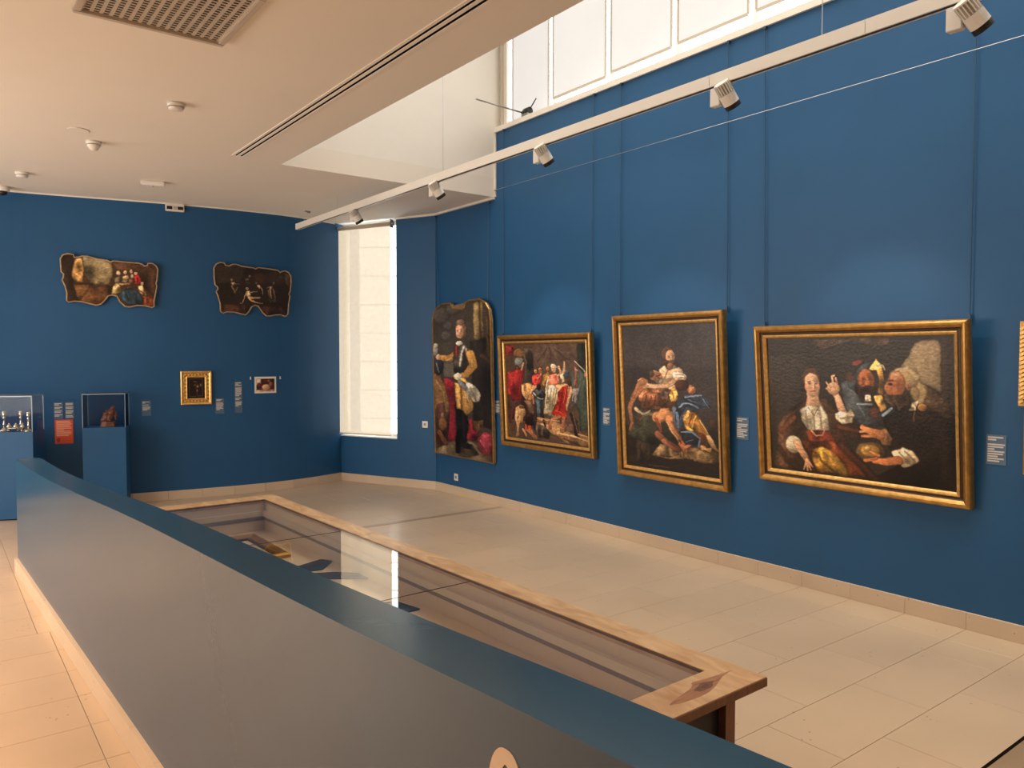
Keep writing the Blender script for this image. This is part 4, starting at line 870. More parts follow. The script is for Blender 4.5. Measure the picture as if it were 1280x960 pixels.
    G([(490, 395), (560, 390), (615, 410), (640, 470), (600, 470), (540, 440), (495, 420)], (214, 160, 116), 1.2, .3, .1); E(612, 385, 18, 22, (70, 46, 36), 2); S([(632, 450), (600, 530), (585, 620)], 30, (222, 168, 122), 1.5, .3, 16)
    G([(505, 470), (560, 410), (602, 410), (596, 500), (575, 560), (590, 690), (520, 690), (460, 650), (490, 570), (525, 540)], (206, 54, 40), 1, .3, .55); S([(560, 430), (540, 540), (520, 640)], 10, (132, 28, 26), 2); S([(585, 440), (560, 560)], 8, (238, 96, 70), 2); S([(490, 620), (580, 670)], 8, (236, 90, 66), 2)
    S([(525, 680), (455, 710), (440, 775)], 28, (176, 118, 82), 1.5, .3, 16); S([(560, 690), (545, 780), (530, 840)], 30, (150, 98, 68), 1.5, .3, 16); S([(520, 835), (590, 860)], 14, (150, 98, 70), 1.5)
    G([(640, 430), (700, 420), (690, 520), (640, 610), (615, 560)], (118, 112, 106)); S([(655, 440), (640, 540)], 8, (196, 186, 172), 2); S([(668, 250), (672, 300), (660, 400)], 15, (176, 112, 96), 2); S([(670, 260), (690, 280)], 8, (214, 166, 148), 1.5); G([(690, 520), (720, 350), (760, 330), (785, 520), (790, 790), (700, 800)], (58, 66, 58)); 
    for x in (715, 740, 765): S([(x, 420), (x - 8, 760)], 7, (92, 98, 84), 3)
    S([(665, 195), (765, 300)], 6, (224, 212, 190), 1); E(760, 320, 10, 28, (196, 142, 118), 2); S([(620, 660), (660, 760), (660, 850)], 22, (40, 32, 30), 2, .3, 14); S([(640, 640), (690, 850)], 10, (112, 92, 76), 2); E(595, 280, 14, 20, (78, 92, 102), 2)
    S([(330, 690), (520, 720)], 12, (206, 162, 112), 2); S([(330, 712), (430, 730)], 12, (120, 84, 58), 2); S([(455, 750), (560, 780)], 12, (196, 150, 102), 2); S([(500, 820), (640, 850), (780, 900)], 16, (226, 184, 126), 2); S([(690, 830), (785, 860)], 14, (206, 160, 108), 2); S([(560, 870), (700, 930)], 14, (70, 52, 42), 4)
    E(180, 625, 46, 42, (212, 170, 120), 2); S([(150, 610), (140, 690), (160, 770), (145, 850)], 34, (206, 160, 112), 1.5, .3, 18); S([(195, 640), (190, 720)], 24, (176, 128, 88), 2); E(190, 590, 26, 20, (120, 86, 58), 2); S([(110, 600), (90, 720)], 30, (92, 44, 40), 4)
    S([(226, 800), (232, 745)], 13, (240, 92, 54), 1.5); S([(268, 800), (262, 740)], 11, (236, 80, 50), 1.5); E(250, 720, 30, 40, (34, 22, 22), 3); S([(240, 800), (300, 860)], 24, (172, 112, 80), 2); S([(200, 790), (230, 850)], 20, (196, 146, 104), 2); G([(330, 740), (380, 760), (450, 830), (420, 880), (360, 850), (310, 800)], (82, 70, 60)); S([(220, 540), (290, 620)], 10, (128, 106, 84), 2)
    c.grain(.16); return c
# ---- full length portrait in armour on a shaped panel
P1C = [(108, 62), (364, 34), (397, 796), (122, 764)]
def P1():
    c = Canvas(150, 400, P1C, (64, 57, 50), 3)
    for e in ((180, 170, 24, 22), (172, 215, 26, 24), (150, 130, 40, 40), (200, 100, 34, 26)): c.ell(*e, (86, 80, 72), 8, .3, op=.8)
    c.poly([(112, 250), (200, 240), (205, 390), (120, 390)], (74, 66, 56), 12, 0, .7); c.poly([(160, 340), (215, 330), (215, 400), (165, 400)], (112, 106, 94), 8, 0, .7)
    c.poly([(288, 70), (330, 62), (342, 235), (296, 225)], (112, 94, 62), 3, .3); c.stroke([(318, 70), (328, 220)], 7, (74, 60, 42), 4)
    c.poly([(280, 240), (372, 210), (390, 640), (300, 600), (290, 400)], (32, 27, 24), 8, .2); c.stroke([(350, 130), (362, 300)], 10, (92, 70, 44), 4); c.stroke([(330, 300), (372, 330)], 18, (74, 54, 38), 6)
    c.poly([(118, 745), (200, 700), (300, 690), (390, 720), (396, 796), (122, 764)], (98, 84, 66), 6, .2); c.poly([(240, 740), (300, 720), (330, 760), (280, 775)], (50, 42, 34), 6)
    c.poly([(162, 400), (215, 420), (220, 700), (180, 700), (168, 520)], (126, 34, 44), 3, .4); c.poly([(270, 590), (330, 600), (320, 690), (268, 690)], (112, 32, 40), 4, .3); c.poly([(318, 680), (352, 640), (388, 660), (392, 755), (350, 765), (320, 730)], (116, 46, 54), 4, .4); c.stroke([(335, 690), (365, 740)], 8, (196, 92, 98), 4); c.poly([(290, 600), (345, 590), (345, 640), (310, 650)], (86, 62, 40), 4)
    c.poly([(114, 385), (140, 375), (165, 430), (190, 520), (188, 640), (178, 700), (135, 740), (124, 600)], (112, 82, 52), 3, .4); c.poly([(128, 530), (165, 520), (172, 640), (165, 715), (130, 720)], (66, 40, 34), 5, .3); c.stroke([(128, 420), (160, 470), (176, 560)], 12, (162, 124, 76), 4); c.ell(158, 620, 22, 34, (122, 82, 52), 6); c.ell(156, 580, 9, 14, (166, 118, 84), 3); c.stroke([(140, 660), (170, 710)], 26, (104, 64, 40), 5)
    c.ell(138, 352, 26, 44, (44, 44, 46), 3, .5); c.stroke([(128, 340), (140, 380)], 8, (130, 130, 132), 3); c.ell(123, 282, 14, 30, (172, 164, 152), 4, .4); c.ell(126, 262, 12, 14, (192, 186, 174), 3)
    # legs
    c.poly([(216, 520), (266, 515), (276, 620), (272, 700), (246, 712), (240, 758), (218, 760), (222, 640)], (18, 16, 15), 2, .15); c.stroke([(252, 560), (258, 680)], 8, (46, 40, 36), 4); c.poly([(240, 700), (300, 712), (290, 732), (244, 728)], (24, 20, 18), 3)
    # coat
    c.poly([(206, 385), (250, 395), (284, 430), (302, 545), (270, 578), (248, 548), (222, 545), (214, 460)], (170, 128, 72), 2, .35); c.stroke([(240, 420), (246, 540)], 8, (116, 80, 42), 4); c.stroke([(262, 430), (286, 545)], 9, (202, 160, 98), 4)
    # armour, arms
    c.stroke([(228, 292), (185, 318), (146, 312)], 40, (184, 134, 74), 2, .35, w2=24); c.stroke([(215, 310), (175, 326)], 9, (216, 172, 110), 4); c.ell(138, 312, 13, 13, (222, 174, 138), 1)
    c.poly([(206, 290), (218, 248), (242, 236), (272, 255), (284, 330), (262, 380), (212, 380), (204, 340)], (72, 63, 55), 2, .4)
    c.stroke([(252, 262), (240, 305), (236, 345)], 12, (214, 206, 192), 3); c.stroke([(262, 270), (270, 310)], 8, (180, 172, 160), 3); c.stroke([(218, 262), (218, 300)], 8, (186, 44, 38), 1); c.ell(232, 246, 16, 10, (226, 218, 202), 2)
    c.stroke([(282, 296), (298, 345), (262, 388), (240, 392)], 40, (186, 138, 74), 2, .35, w2=22); c.stroke([(290, 320), (290, 350)], 9, (222, 178, 112), 4); c.ell(228, 394, 18, 13, (228, 218, 198), 2); c.stroke([(205, 415), (290, 440)], 16, (58, 44, 34), 2)
    c.poly([(262, 418), (300, 430), (330, 470), (328, 505), (296, 510), (282, 480), (274, 520), (264, 470)], (204, 194, 170), 2, .4); c.stroke([(285, 445), (310, 500)], 7, (140, 128, 108), 3); c.stroke([(235, 420), (262, 450)], 22, (122, 122, 126), 4)
    # head
    c.ell(238, 188, 26, 42, (116, 92, 74), 3, .3); c.face(234, 196, 42, 66, (214, 162, 128), None, -.2); c.ell(236, 156, 18, 12, (132, 106, 86), 3); c.stroke([(256, 175), (256, 215)], 12, (104, 82, 66), 3)
    c.grain(.12); return c
# ---- two shaped overdoor canvases
S1C = [(112, 140), (1098, 140), (1098, 668), (112, 668)]
S1O = [(120, 200), (145, 160), (190, 146), (248, 152), (252, 180), (290, 178), (330, 164), (390, 164), (470, 185), (580, 196), (612, 212), (640, 198), (760, 206), (900, 210), (940, 222), (952, 238), (988, 232), (996, 208), (1040, 206), (1080, 230), (1096, 265), (1086, 380), (1074, 410), (1084, 440), (1068, 520), (1050, 600), (1054, 650), (1030, 664), (960, 648), (880, 645), (800, 664), (752, 660), (700, 612), (670, 556), (620, 546), (580, 556), (548, 600), (510, 640), (462, 654), (400, 640), (320, 622), (250, 618), (190, 630), (172, 612), (176, 540), (160, 470), (132, 410), (146, 380), (148, 350), (126, 330), (122, 260)]
def PS1():
    c = Canvas(250, 140, S1C, (72, 50, 36), 21)
    c.poly([(112, 140), (250, 150), (240, 420), (300, 640), (112, 640)], (48, 34, 26), 8, .2); c.poly([(330, 165), (620, 195), (640, 330), (590, 440), (420, 440), (350, 360)], (134, 118, 86), 8, .2); c.poly([(350, 180), (560, 200), (560, 270), (370, 260)], (160, 146, 110), 8, 0, .7)
    c.poly([(258, 200), (325, 180), (345, 300), (335, 430), (240, 410), (222, 360)], (184, 140, 84), 5, .3); c.stroke([(240, 440), (420, 440)], 16, (60, 42, 28), 5); c.poly([(240, 450), (400, 450), (400, 560), (270, 570)], (112, 78, 46), 6, .3)
    for y in (470, 510, 545): c.stroke([(260, y), (390, y + 4)], 8, (152, 108, 62), 4)
    c.poly([(400, 470), (640, 450), (600, 560), (470, 640), (280, 620)], (84, 56, 34), 8, .2); c.stroke([(280, 625), (500, 630)], 22, (120, 72, 40), 6)
    c.poly([(620, 205), (1000, 215), (1090, 300), (1080, 560), (960, 480), (860, 300), (680, 300)], (74, 52, 40), 10, .2); c.poly([(940, 540), (1060, 570), (1050, 655), (930, 640)], (112, 56, 36), 8)
    c.ell(688, 320, 20, 24, (222, 200, 164), 2); c.poly([(650, 370), (700, 350), (725, 400), (700, 440), (650, 420)], (92, 80, 66), 2, .4); c.poly([(628, 460), (660, 420), (705, 440), (715, 500), (660, 545), (622, 540)], (188, 164, 112), 3, .3)
    c.ell(757, 315, 20, 22, (212, 176, 134), 2); c.poly([(725, 350), (780, 340), (800, 390), (760, 420), (725, 400)], (176, 150, 112), 2, .4); c.stroke([(700, 430), (800, 430)], 22, (206, 156, 116), 4); c.poly([(730, 440), (830, 440), (820, 470), (740, 480)], (86, 60, 50), 4)
    c.ell(818, 300, 16, 20, (214, 176, 134), 2); c.ell(826, 350, 18, 24, (206, 186, 156), 3); c.ell(812, 400, 22, 24, (160, 110, 84), 4)
    c.ell(864, 322, 18, 20, (216, 176, 136), 2); c.poly([(845, 350), (890, 330), (920, 390), (912, 430), (850, 430)], (168, 42, 38), 2, .3)
    c.ell(926, 425, 17, 20, (216, 184, 150), 2); c.poly([(880, 450), (930, 440), (962, 500), (975, 545), (900, 520)], (206, 166, 120), 3, .4); c.stroke([(880, 480), (930, 510)], 10, (110, 54, 40), 3)
    c.poly([(680, 545), (730, 500), (790, 476), (850, 480), (900, 530), (940, 570), (930, 630), (860, 645), (780, 630), (720, 600)], (46, 68, 80), 4, .4); c.stroke([(770, 500), (800, 590)], 14, (74, 100, 112), 6); c.stroke([(860, 530), (880, 620)], 16, (30, 46, 58), 6)
    c.grain(.18); return c
S2C = [(145, 195), (1062, 195), (1062, 808), (145, 808)]
S2O = [(150, 270), (175, 225), (215, 204), (262, 202), (280, 232), (320, 238), (360, 216), (400, 212), (470, 232), (600, 240), (630, 252), (660, 234), (780, 240), (900, 252), (930, 276), (950, 262), (990, 252), (1030, 268), (1060, 310), (1062, 400), (1052, 490), (1032, 530), (1048, 556), (1030, 650), (1022, 770), (992, 802), (930, 782), (860, 788), (800, 802), (756, 802), (710, 760), (660, 690), (620, 680), (580, 700), (545, 760), (510, 796), (450, 786), (380, 768), (290, 768), (248, 786), (220, 766), (218, 680), (190, 580), (172, 540), (192, 512), (190, 488), (160, 460), (152, 380)]
def PS2():
    c = Canvas(230, 156, S2C, (38, 29, 24), 33)
    c.poly([(150, 240), (500, 240), (450, 400), (200, 450)], (62, 48, 34), 12, 0, .8); c.ell(880, 340, 110, 90, (56, 46, 38), 20, 0); c.ell(680, 360, 70, 60, (74, 44, 32), 14, 0, op=.8); c.stroke([(250, 440), (360, 560)], 12, (58, 42, 28), 6); c.poly([(220, 680), (520, 680), (500, 800), (220, 780)], (62, 40, 28), 10); c.poly([(660, 690), (1020, 680), (1000, 800), (760, 800)], (54, 36, 27), 10)
    c.poly([(960, 260), (1050, 300), (1040, 480), (990, 400)], (72, 54, 36), 8)
    c.ell(355, 395, 14, 18, (150, 124, 96), 2); c.poly([(340, 430), (380, 415), (400, 450), (350, 470)], (146, 118, 88), 3, .4); c.stroke([(380, 440), (440, 438)], 10, (140, 112, 84), 2); c.stroke([(350, 470), (385, 530), (420, 480)], 16, (150, 120, 90), 3); c.stroke([(385, 530), (390, 550)], 10, (150, 120, 90), 2)
    c.ell(560, 348, 16, 16, (128, 104, 80), 3); c.ell(535, 385, 26, 20, (104, 84, 64), 4); c.stroke([(520, 410), (570, 440)], 10, (110, 88, 66), 4)
    c.ell(530, 490, 17, 22, (178, 146, 112), 2); c.poly([(515, 520), (560, 512), (575, 560), (545, 600), (515, 570)], (196, 162, 122), 3, .35); c.stroke([(520, 530), (490, 600), (468, 660)], 17, (190, 156, 118), 2, w2=10); c.stroke([(560, 530), (650, 515)], 14, (176, 142, 106), 2, w2=9); c.stroke([(550, 590), (620, 595), (680, 590)], 30, (204, 176, 134), 3, .3, w2=16); c.stroke([(560, 610), (620, 645), (715, 655)], 22, (192, 150, 108), 2, w2=12); c.stroke([(450, 665), (470, 665)], 9, (170, 136, 104), 2)
    c.ell(640, 420, 14, 16, (110, 78, 60), 2); c.poly([(640, 450), (670, 430), (700, 470), (670, 490)], (176, 146, 112), 3, .4); c.stroke([(695, 470), (718, 545)], 12, (170, 138, 106), 2)
    c.ell(845, 415, 14, 16, (112, 84, 64), 2); c.poly([(790, 450), (835, 440), (840, 490), (795, 490)], (160, 134, 104), 3, .4); c.stroke([(795, 450), (760, 470)], 10, (150, 122, 92), 2); c.stroke([(800, 490), (818, 600)], 22, (166, 138, 106), 3, w2=14); c.stroke([(775, 500), (790, 580)], 14, (130, 108, 84), 3); c.stroke([(840, 480), (862, 595)], 14, (140, 116, 90), 3)
    c.poly([(760, 600), (880, 590), (880, 640), (780, 650)], (54, 46, 38), 8)
    c.grain(.22); return c
def PSMALL():
    c = Canvas(60, 66, [(380, 285), (735, 280), (735, 670), (380, 675)], (14, 10, 9), 5)
    for s in ([(425, 315), (680, 308)], [(684, 310), (684, 620)], [(425, 635), (680, 622)], [(425, 315), (425, 630)]): c.stroke(s, 9, (112, 92, 84), 1, 0, .8)
    c.ell(545, 368, 42, 12, (118, 96, 84), 3, rot=10); c.ell(580, 450, 42, 55, (74, 42, 28), 8); c.ell(590, 455, 22, 20, (196, 146, 110), 4); c.ell(530, 432, 14, 16, (156, 124, 110), 4); c.ell(650, 430, 22, 30, (150, 116, 96), 5); c.ell(578, 530, 14, 28, (186, 150, 128), 4); c.ell(575, 590, 12, 24, (112, 84, 70), 5)
    return c
def PPHOTO():
    c = Canvas(70, 52, [(1028, 147), (1172, 144), (1172, 250), (1028, 252)], (70, 34, 28), 6)
    c.poly([(1028, 150), (1065, 148), (1065, 195), (1028, 200)], (206, 190, 170), 2); c.poly([(1030, 235), (1172, 232), (1172, 250), (1028, 252)], (176, 136, 116), 2); c.ell(1105, 215, 36, 26, (216, 172, 134), 5); c.ell(1050, 195, 16, 16, (120, 50, 40), 4); c.ell(1098, 172, 14, 18, (90, 40, 34), 4); c.ell(1140, 190, 14, 22, (166, 110, 84), 5); c.ell(1155, 160, 16, 14, (40, 22, 20), 4); c.ell(1125, 165, 12, 12, (160, 96, 70), 4)
    return c

def big_painting(yL, yR, zb, zt, lean, cv, fw, label, cm=None):
    w = yL - yR; hgt = math.hypot(zt - zb, lean); a = math.atan2(lean, zt - zb)
    t = thing('framed_painting', label, 'painting', right_wall((yL + yR) / 2, zb, .012, a))
    moulding(w, hgt, fw, t)
    canvas_mesh('canvas', cv, -w / 2 + fw * .97, w / 2 - fw * .97, fw * .97, hgt - fw * .97, .0125, t, M['paint'])
    return t
big_painting(3.348, 1.926, .715, 1.812, .095, P4(), .088, 'gilt framed painting of a woman in white blouse with two bearded men')
big_painting(4.782, 3.622, .575, 1.945, .085, P3(), .088, 'upright gilt framed painting of a bare-legged old man leaning on a seated woman')
big_painting(6.495, 5.085, .672, 1.815, .055, P2(), .088, 'gilt framed crowded painting with a woman in white and a man in red drape')

def shaped_panel(name, label, mtx, cv, corners, outline, w, h, thick, edge_r, edge_m):
    """outline in crop units; panel w x h, origin bottom centre"""
    t = thing(name, label, 'painting', mtx); Hm = homography(corners); pts = []
    for x, y in outline:
        v = Hm @ np.array([x, y, 1.0]); pts.append((v[0] / v[2] * w - w / 2, h - v[1] / v[2] * h))
    ar = sum(pts[i][0] * pts[(i + 1) % len(pts)][1] - pts[(i + 1) % len(pts)][0] * pts[i][1] for i in range(len(pts)))
    if ar < 0: pts = pts[::-1]
    canvas_mesh('canvas', cv, -w / 2, w / 2, 0, h, thick + .0006, t, M['paint'], pts)
    bm = BM(); prism(bm, pts, 0, thick); bmesh.ops.triangulate(bm, faces=[f for f in bm.faces if len(f.verts) > 4]); link('panel', bm, M['canvas_edge'], t)
    bm = BM(); tube(bm, [(x, y, thick - edge_r * .3) for x, y in pts], edge_r, 6, True); link('edge_strip', bm, edge_m, t)
    return t
P1O = [(110, 190), (110, 150), (116, 118), (132, 92), (154, 78), (190, 74), (197, 84), (203, 98), (244, 98), (253, 90), (256, 72), (272, 62), (318, 56), (344, 72), (360, 98), (368, 150), (397, 796), (122, 764)]
shaped_panel('shaped_portrait', 'tall shaped portrait panel of a man in breastplate with notched top', right_wall(7.25, .455, .004, .024), P1(), P1C, P1O, 1.18, 1.80, .035, .012, M['gold'])
def far_canvas(x0, x1, z0, z1, fn, corners, outline, label):
    w = math.hypot(x1 - x0, far_y(x1) - far_y(x0)); xm = (x0 + x1) / 2
    shaped_panel('shaped_canvas', label, far_wall(xm, z0, .004, .02, w / 2), fn(), corners, outline, w, z1 - z0, .025, .008, M['canvas_edge'])
far_canvas(1.126, 2.035, 2.125, 2.675, PS1, S1C, S1O, 'scalloped canvas of a company in a landscape, left one high on the far wall')
far_canvas(2.59, 3.475, 2.065, 2.665, PS2, S2C, S2O, 'dark scalloped canvas of pale bathing figures, right one high on the far wall')

# picture cables and the long steel wire
cables([(1.968, 1.972), (3.372, 3.345)], ZSILL, 1.83, ['right hanging cable of the painting of a woman and two bearded men', 'left hanging cable of the painting of a woman and two bearded men'])
cables([(3.687, 3.675), (4.806, 4.802)], ZSILL, 1.96, ['right hanging cable of the upright painting of the old man', 'left hanging cable of the upright painting of the old man'])
cables([(5.147, 5.165)], ZSILL, 1.83, ['right hanging cable of the crowded painting'])
cables([(6.51, 6.51)], ZSILL, 1.83, ['left hanging cable of the crowded painting'])
cables([(6.768, 6.80), (7.858, 7.79)], ZC - .03, 2.16, ['right hanging cable of the shaped portrait panel', 'left hanging cable of the shaped portrait panel'])
t = thing('steel_wire', 'thin steel wire stretched level across the upper blue wall', 'wire', Matrix.Translation((W - .03, 3.3, 3.345)))
bm = BM(); tube(bm, [(0, -6.2, 0), (0, 3.35, 0)], .0018, 6); link('wire', bm, M['steel'], t)
for y in (3.35, -6.2): lbox('wire_anchor', (-.006, .03, y - .006, y + .006, -.006, .006), M['steel'], t)

# sliver of two more gilt pictures at the right edge
t = thing('carved_frame_picture', 'gilt picture with twisted rope frame cut by the right edge', 'painting', right_wall(1.40, 1.325, .012))
frame_ring(.61, .465, [(0, 0), (0, .03), (.06, .03), (.06, 0)], M['gold'], t, 'frame_base')
bm = BM(); n = 18
for k in range(n):
    for s in (-1, 1):
        box(bm, -.026, .026, -.007, .007, -.006, .012, Matrix.Translation((s * .275, .02 + (k + .5) * .425 / n, .032)) @ Matrix.Rotation(.5, 4, 'Z'))
for k in range(24):
    for y in (.03, .435): box(bm, -.007, .007, -.022, .022, -.006, .012, Matrix.Translation((-.28 + (k + .5) * .56 / 24, y, .032)) @ Matrix.Rotation(.5, 4, 'Z'))
link('rope_carving', bm, M['gold_bright'], t); one_box('canvas', (-.255, .255, .055, .41, .002, .014), M['cove'], t)
t = thing('plain_frame_picture', 'flat gilt framed picture hung lower at the right edge', 'painting', right_wall(1.39, .95, .012))
frame_ring(.57, .345, [(0, 0), (0, .03), (.05, .025), (.05, 0)], M['gold'], t, 'frame'); one_box('canvas', (-.245, .245, .045, .30, .002, .012), M['cove'], t)

# ------------------------------------------------------------------ labels
def text_block(x0, x1, y0, y1, z, lines, parent, m, seed, name='printed_text'):
    rnd = random.Random(seed); bm = BM(); p = (y1 - y0) / len(lines)
    for i, l in enumerate(lines):
        if l <= 0: continue
        yt = y1 - i * p; L = x0 + (x1 - x0) * l
        box(bm, x0, L, yt - p * .62, yt, z, z + .0006)
    return link(name, bm, m, parent)
def label(mtx, w, h, lab, lines, seed):
    t = thing('wall_label', lab, 'label', mtx, 'exhibit labels on the walls')
    lbox('label_plate', (-w / 2, w / 2, 0, h, 0, .004), M['label_acrylic'], t)
    text_block(-w / 2 + .008, w / 2 - .008, .012, h - .010, .004, lines, t, M['print'], seed); return t
L1 = [.9, .5, 0, 1, .92, .4, .98, .9, .6, .95, .7]
for (ya, yb, za, zb_, s, lab) in ((6.683, 6.582, 1.13, .985, 1, 'small wall label between the portrait panel and the crowded painting'), (5.027, 4.932, 1.14, .98, 2, 'small wall label between the crowded painting and the upright painting'), (3.592, 3.482, 1.145, .978, 3, 'small wall label beside the upright painting of the old man'), (1.876, 1.772, 1.152, .982, 4, 'small wall label near the right edge beside the painting of three people')):
    label(right_wall((ya + yb) / 2, zb_), ya - yb, za - zb_, lab, L1, s)
label(far_wall(1.90, .945, 0, 0, .045), .092, .165, 'small wall label alone to the right of the sculpture case', [.9, .3, 0, .8, 0, .95, 1, .9, .6, 0, 0, 0, 0], 5)
label(far_wall(2.65, .942, 0, 0, .045), .094, .175, 'small wall label at the lower right of the little gold frame', [.8, .6, 0, .9, 1, .95, .9, .8, .95, .5, 0, 0], 6)
label(far_wall(2.857, .942, 0, 0, .042), .086, .362, 'tall narrow wall label left of the small white-bordered print', [.9, .5, .95, 0, 1, .95, .98, .9, .97, .9, .6, 0, .9, .6, 0, 1, .95, .9, .5, 0, 0, 0, 0], 7)
label(far_wall(1.083, .936, 0, 0, .04), .085, .178, 'left one of two text labels above the orange notice', [.9, .6, 0, 1, .7, 0, .95, .8, 0, 1, .6, 0], 8)
label(far_wall(1.183, .936, 0, 0, .04), .085, .178, 'right one of two text labels above the orange notice', [.95, .9, 0, 1, .9, 0, 1, .95, .8, 0, .9, 1], 9)
t = thing('orange_notice', 'orange printed notice on the far wall between the two showcases', 'notice', far_wall(1.13, .678, 0, 0, .085))
lbox('notice_board', (-.084, .084, 0, .252, 0, .006), M['orange'], t)
text_block(-.07, .07, .075, .24, .006, [.9, .95, 1, .9, .97, 1, .5, .95, 1, .96, .8], t, mat('notice_print', srgb(244, 176, 150), .7), 4)
bm = BM(); tube(bm, [(-.052 + .011 * math.cos(k * math.pi / 8), .042 + .011 * math.sin(k * math.pi / 8), .0065) for k in range(16)], .004, 5, True); box(bm, -.064, -.04, .018, .023, .006, .0068); link('emblem', bm, M['print_dark'], t)
# small gold frame and print on the far wall
t = thing('small_gold_frame_painting', 'little dark picture in a broad ornate gold frame on the far wall', 'painting', far_wall(2.40, 1.055, .004, 0, .16))
w, h = .322, .376
frame_ring(w, h, [(0, 0), (0, .028), (.008, .034), (.018, .030), (.028, .022), (.055, .022), (.062, .028), (.070, .024), (.070, 0)], M['gold_bright'], t, 'frame')
bm = BM()
for k in range(7):
    f = (k + .5) / 7
    for (x, y) in ((-w / 2 + .04 + f * (w - .08), .041), (-w / 2 + .04 + f * (w - .08), h - .041), (-w / 2 + .041, .04 + f * (h - .08)), (w / 2 - .041, .04 + f * (h - .08))):
        lathe(bm, [(.012, 0), (.011, .005), (.005, .009)], 7, Matrix.Translation((x, y, .021)) @ Matrix.Scale(1.0, 4))
link('carved_ornament', bm, M['gold'], t)
canvas_mesh('canvas', PSMALL(), -w / 2 + .068, w / 2 - .068, .068, h - .068, .010, t, M['paint'])
t = thing('white_border_print', 'small white-bordered colour print pinned on the far wall', 'print', far_wall(3.168, 1.163, 0, 0, .13))
lbox('print_sheet', (-.128, .128, 0, .194, 0, .005), M['paper'], t)
canvas_mesh('picture', PPHOTO(), -.108, .108, .018, .170, .0056, t, M['photo'])
for x, lab in ((2.995, 'left tiny white wall hook beside the white-bordered print'), (3.348, 'right tiny white wall hook beside the white-bordered print')):
    t = thing('wall_hook', lab, 'hook', far_wall(x, 1.325), 'white wall hooks'); lbox('hook_plate', (-.006, .006, 0, .034, 0, .004), M['white_plastic'], t); lbox('hook_tip', (-.006, .006, 0, .010, .004, .014), M['white_plastic'], t)
# wall sockets
def socket(mtx, lab, cat='socket'):
    t = thing('wall_socket', lab, cat, mtx, 'white wall outlets')
    lbox('plate', (-.04, .04, -.04, .04, 0, .008), M['white_plastic'], t, .003)
    bm = BM(); lathe(bm, [(.018, .008), (.018, .0095)], 16); link('socket_well', bm, M['grey_metal'], t)
socket(right_wall(7.447, .205), 'white wall socket low under the shaped portrait panel')
socket(WM @ Matrix.Translation((1.345, .777, .006)), 'white wall switch plate on the pier beside the tall blind')

# ------------------------------------------------------------------ showcases on pedestals
def case(px, py, ang, w, d, hp, hc, lab, labc):
    m = Matrix.Translation((px, py, 0)) @ Matrix.Rotation(ang, 4, 'Z')
    t = thing('pedestal', lab, 'pedestal', m, 'blue showcase pedestals')
    lbox('plinth', (-w / 2, w / 2, 0, d, .012, hp), M['blue'], t); lbox('recessed_foot', (-w / 2 + .02, w / 2 - .02, .02, d - .02, 0, .012), M['dark'], t)
    c = thing('glass_showcase', labc, 'showcase', m @ Matrix.Translation((0, 0, hp)), 'clear showcase hoods')
    g = .006; i = .004
    for nm, b in (('side_pane', (-w / 2 + i, -w / 2 + i + g, i, d - i, 0, hc)), ('side_pane', (w / 2 - i - g, w / 2 - i, i, d - i, 0, hc)), ('front_pane', (-w / 2 + i + g, w / 2 - i - g, i, i + g, 0, hc)), ('back_pane', (-w / 2 + i + g, w / 2 - i - g, d - i - g, d - i, 0, hc)), ('top_pane', (-w / 2 + i, w / 2 - i, i, d - i, hc, hc + g))):
        lbox(nm, b, M['acrylic'], c)
    e = .0035
    for x in (-w / 2 + i, w / 2 - i):
        for y in (i, d - i): lbox('corner_edge', (x - e, x + e, y - e, y + e, 0, hc), M['edge_acrylic'], c)
        lbox('top_edge', (x - e, x + e, i, d - i, hc - e, hc + g + .001), M['edge_acrylic'], c)
    for y in (i, d - i): lbox('top_edge', (-w / 2 + i, w / 2 - i, y - e, y + e, hc - e, hc + g + .001), M['edge_acrylic'], c)
    return m @ Matrix.Translation((0, 0, hp))
# left one: front right corner at (0.817, 8.86)
a1 = math.radians(-25); w1_, d1_ = .80, .30
c1 = Vector((.80, 8.80)); ux = Vector((math.cos(a1), math.sin(a1))); ctr = c1 - ux * (w1_ / 2)
K1 = case(ctr.x, ctr.y, a1, w1_, d1_, .862, .345, 'wide blue pedestal at the left edge carrying the silverware case', 'clear showcase over silver candlesticks at the left edge')
a2 = math.radians(-17); w2_, d2_ = .40, .33
f2 = Vector((1.245, 8.93)); ux2 = Vector((math.cos(a2), math.sin(a2))); ctr2 = f2 + ux2 * (w2_ / 2)
K2 = case(ctr2.x, ctr2.y, a2, w2_, d2_, .862, .345, 'narrow blue pedestal under the carved wood sculpture', 'clear showcase over the carved wood sculpture')
def candlestick(x, y, lab, s=1.0, h=.19):
    t = thing('candlestick', lab, 'candlestick', K1 @ Matrix.Translation((x, y, 0)), 'silver candlesticks')
    bm = BM(); lathe(bm, [(.044, 0), (.046, .006), (.036, .012), (.030, .026), (.012, .034)], 18); link('foot', bm, M['silver'], t, smooth=True)
    bm = BM(); lathe(bm, [(.012, .034), (.008, .05), (.016, .062), (.008, .074), (.010, h * .62), (.018, h * .66), (.009, h * .70), (.011, h * .76)], 16); link('stem', bm, M['silver'], t, smooth=True)
    bm = BM(); lathe(bm, [(.011, h * .76), (.021, h * .79), (.018, h * .84), (.018, h * .95), (.022, h), (.012, h), (.012, h - .02)], 16); link('candle_cup', bm, M['silver'], t, smooth=True)
candlestick(.342, .064, 'silver candlestick at the right front of the silverware case')
candlestick(.215, .225, 'tall silver candlestick in the middle of the silverware case')
candlestick(.075, .20, 'silver candlestick standing farthest left in the silverware case')
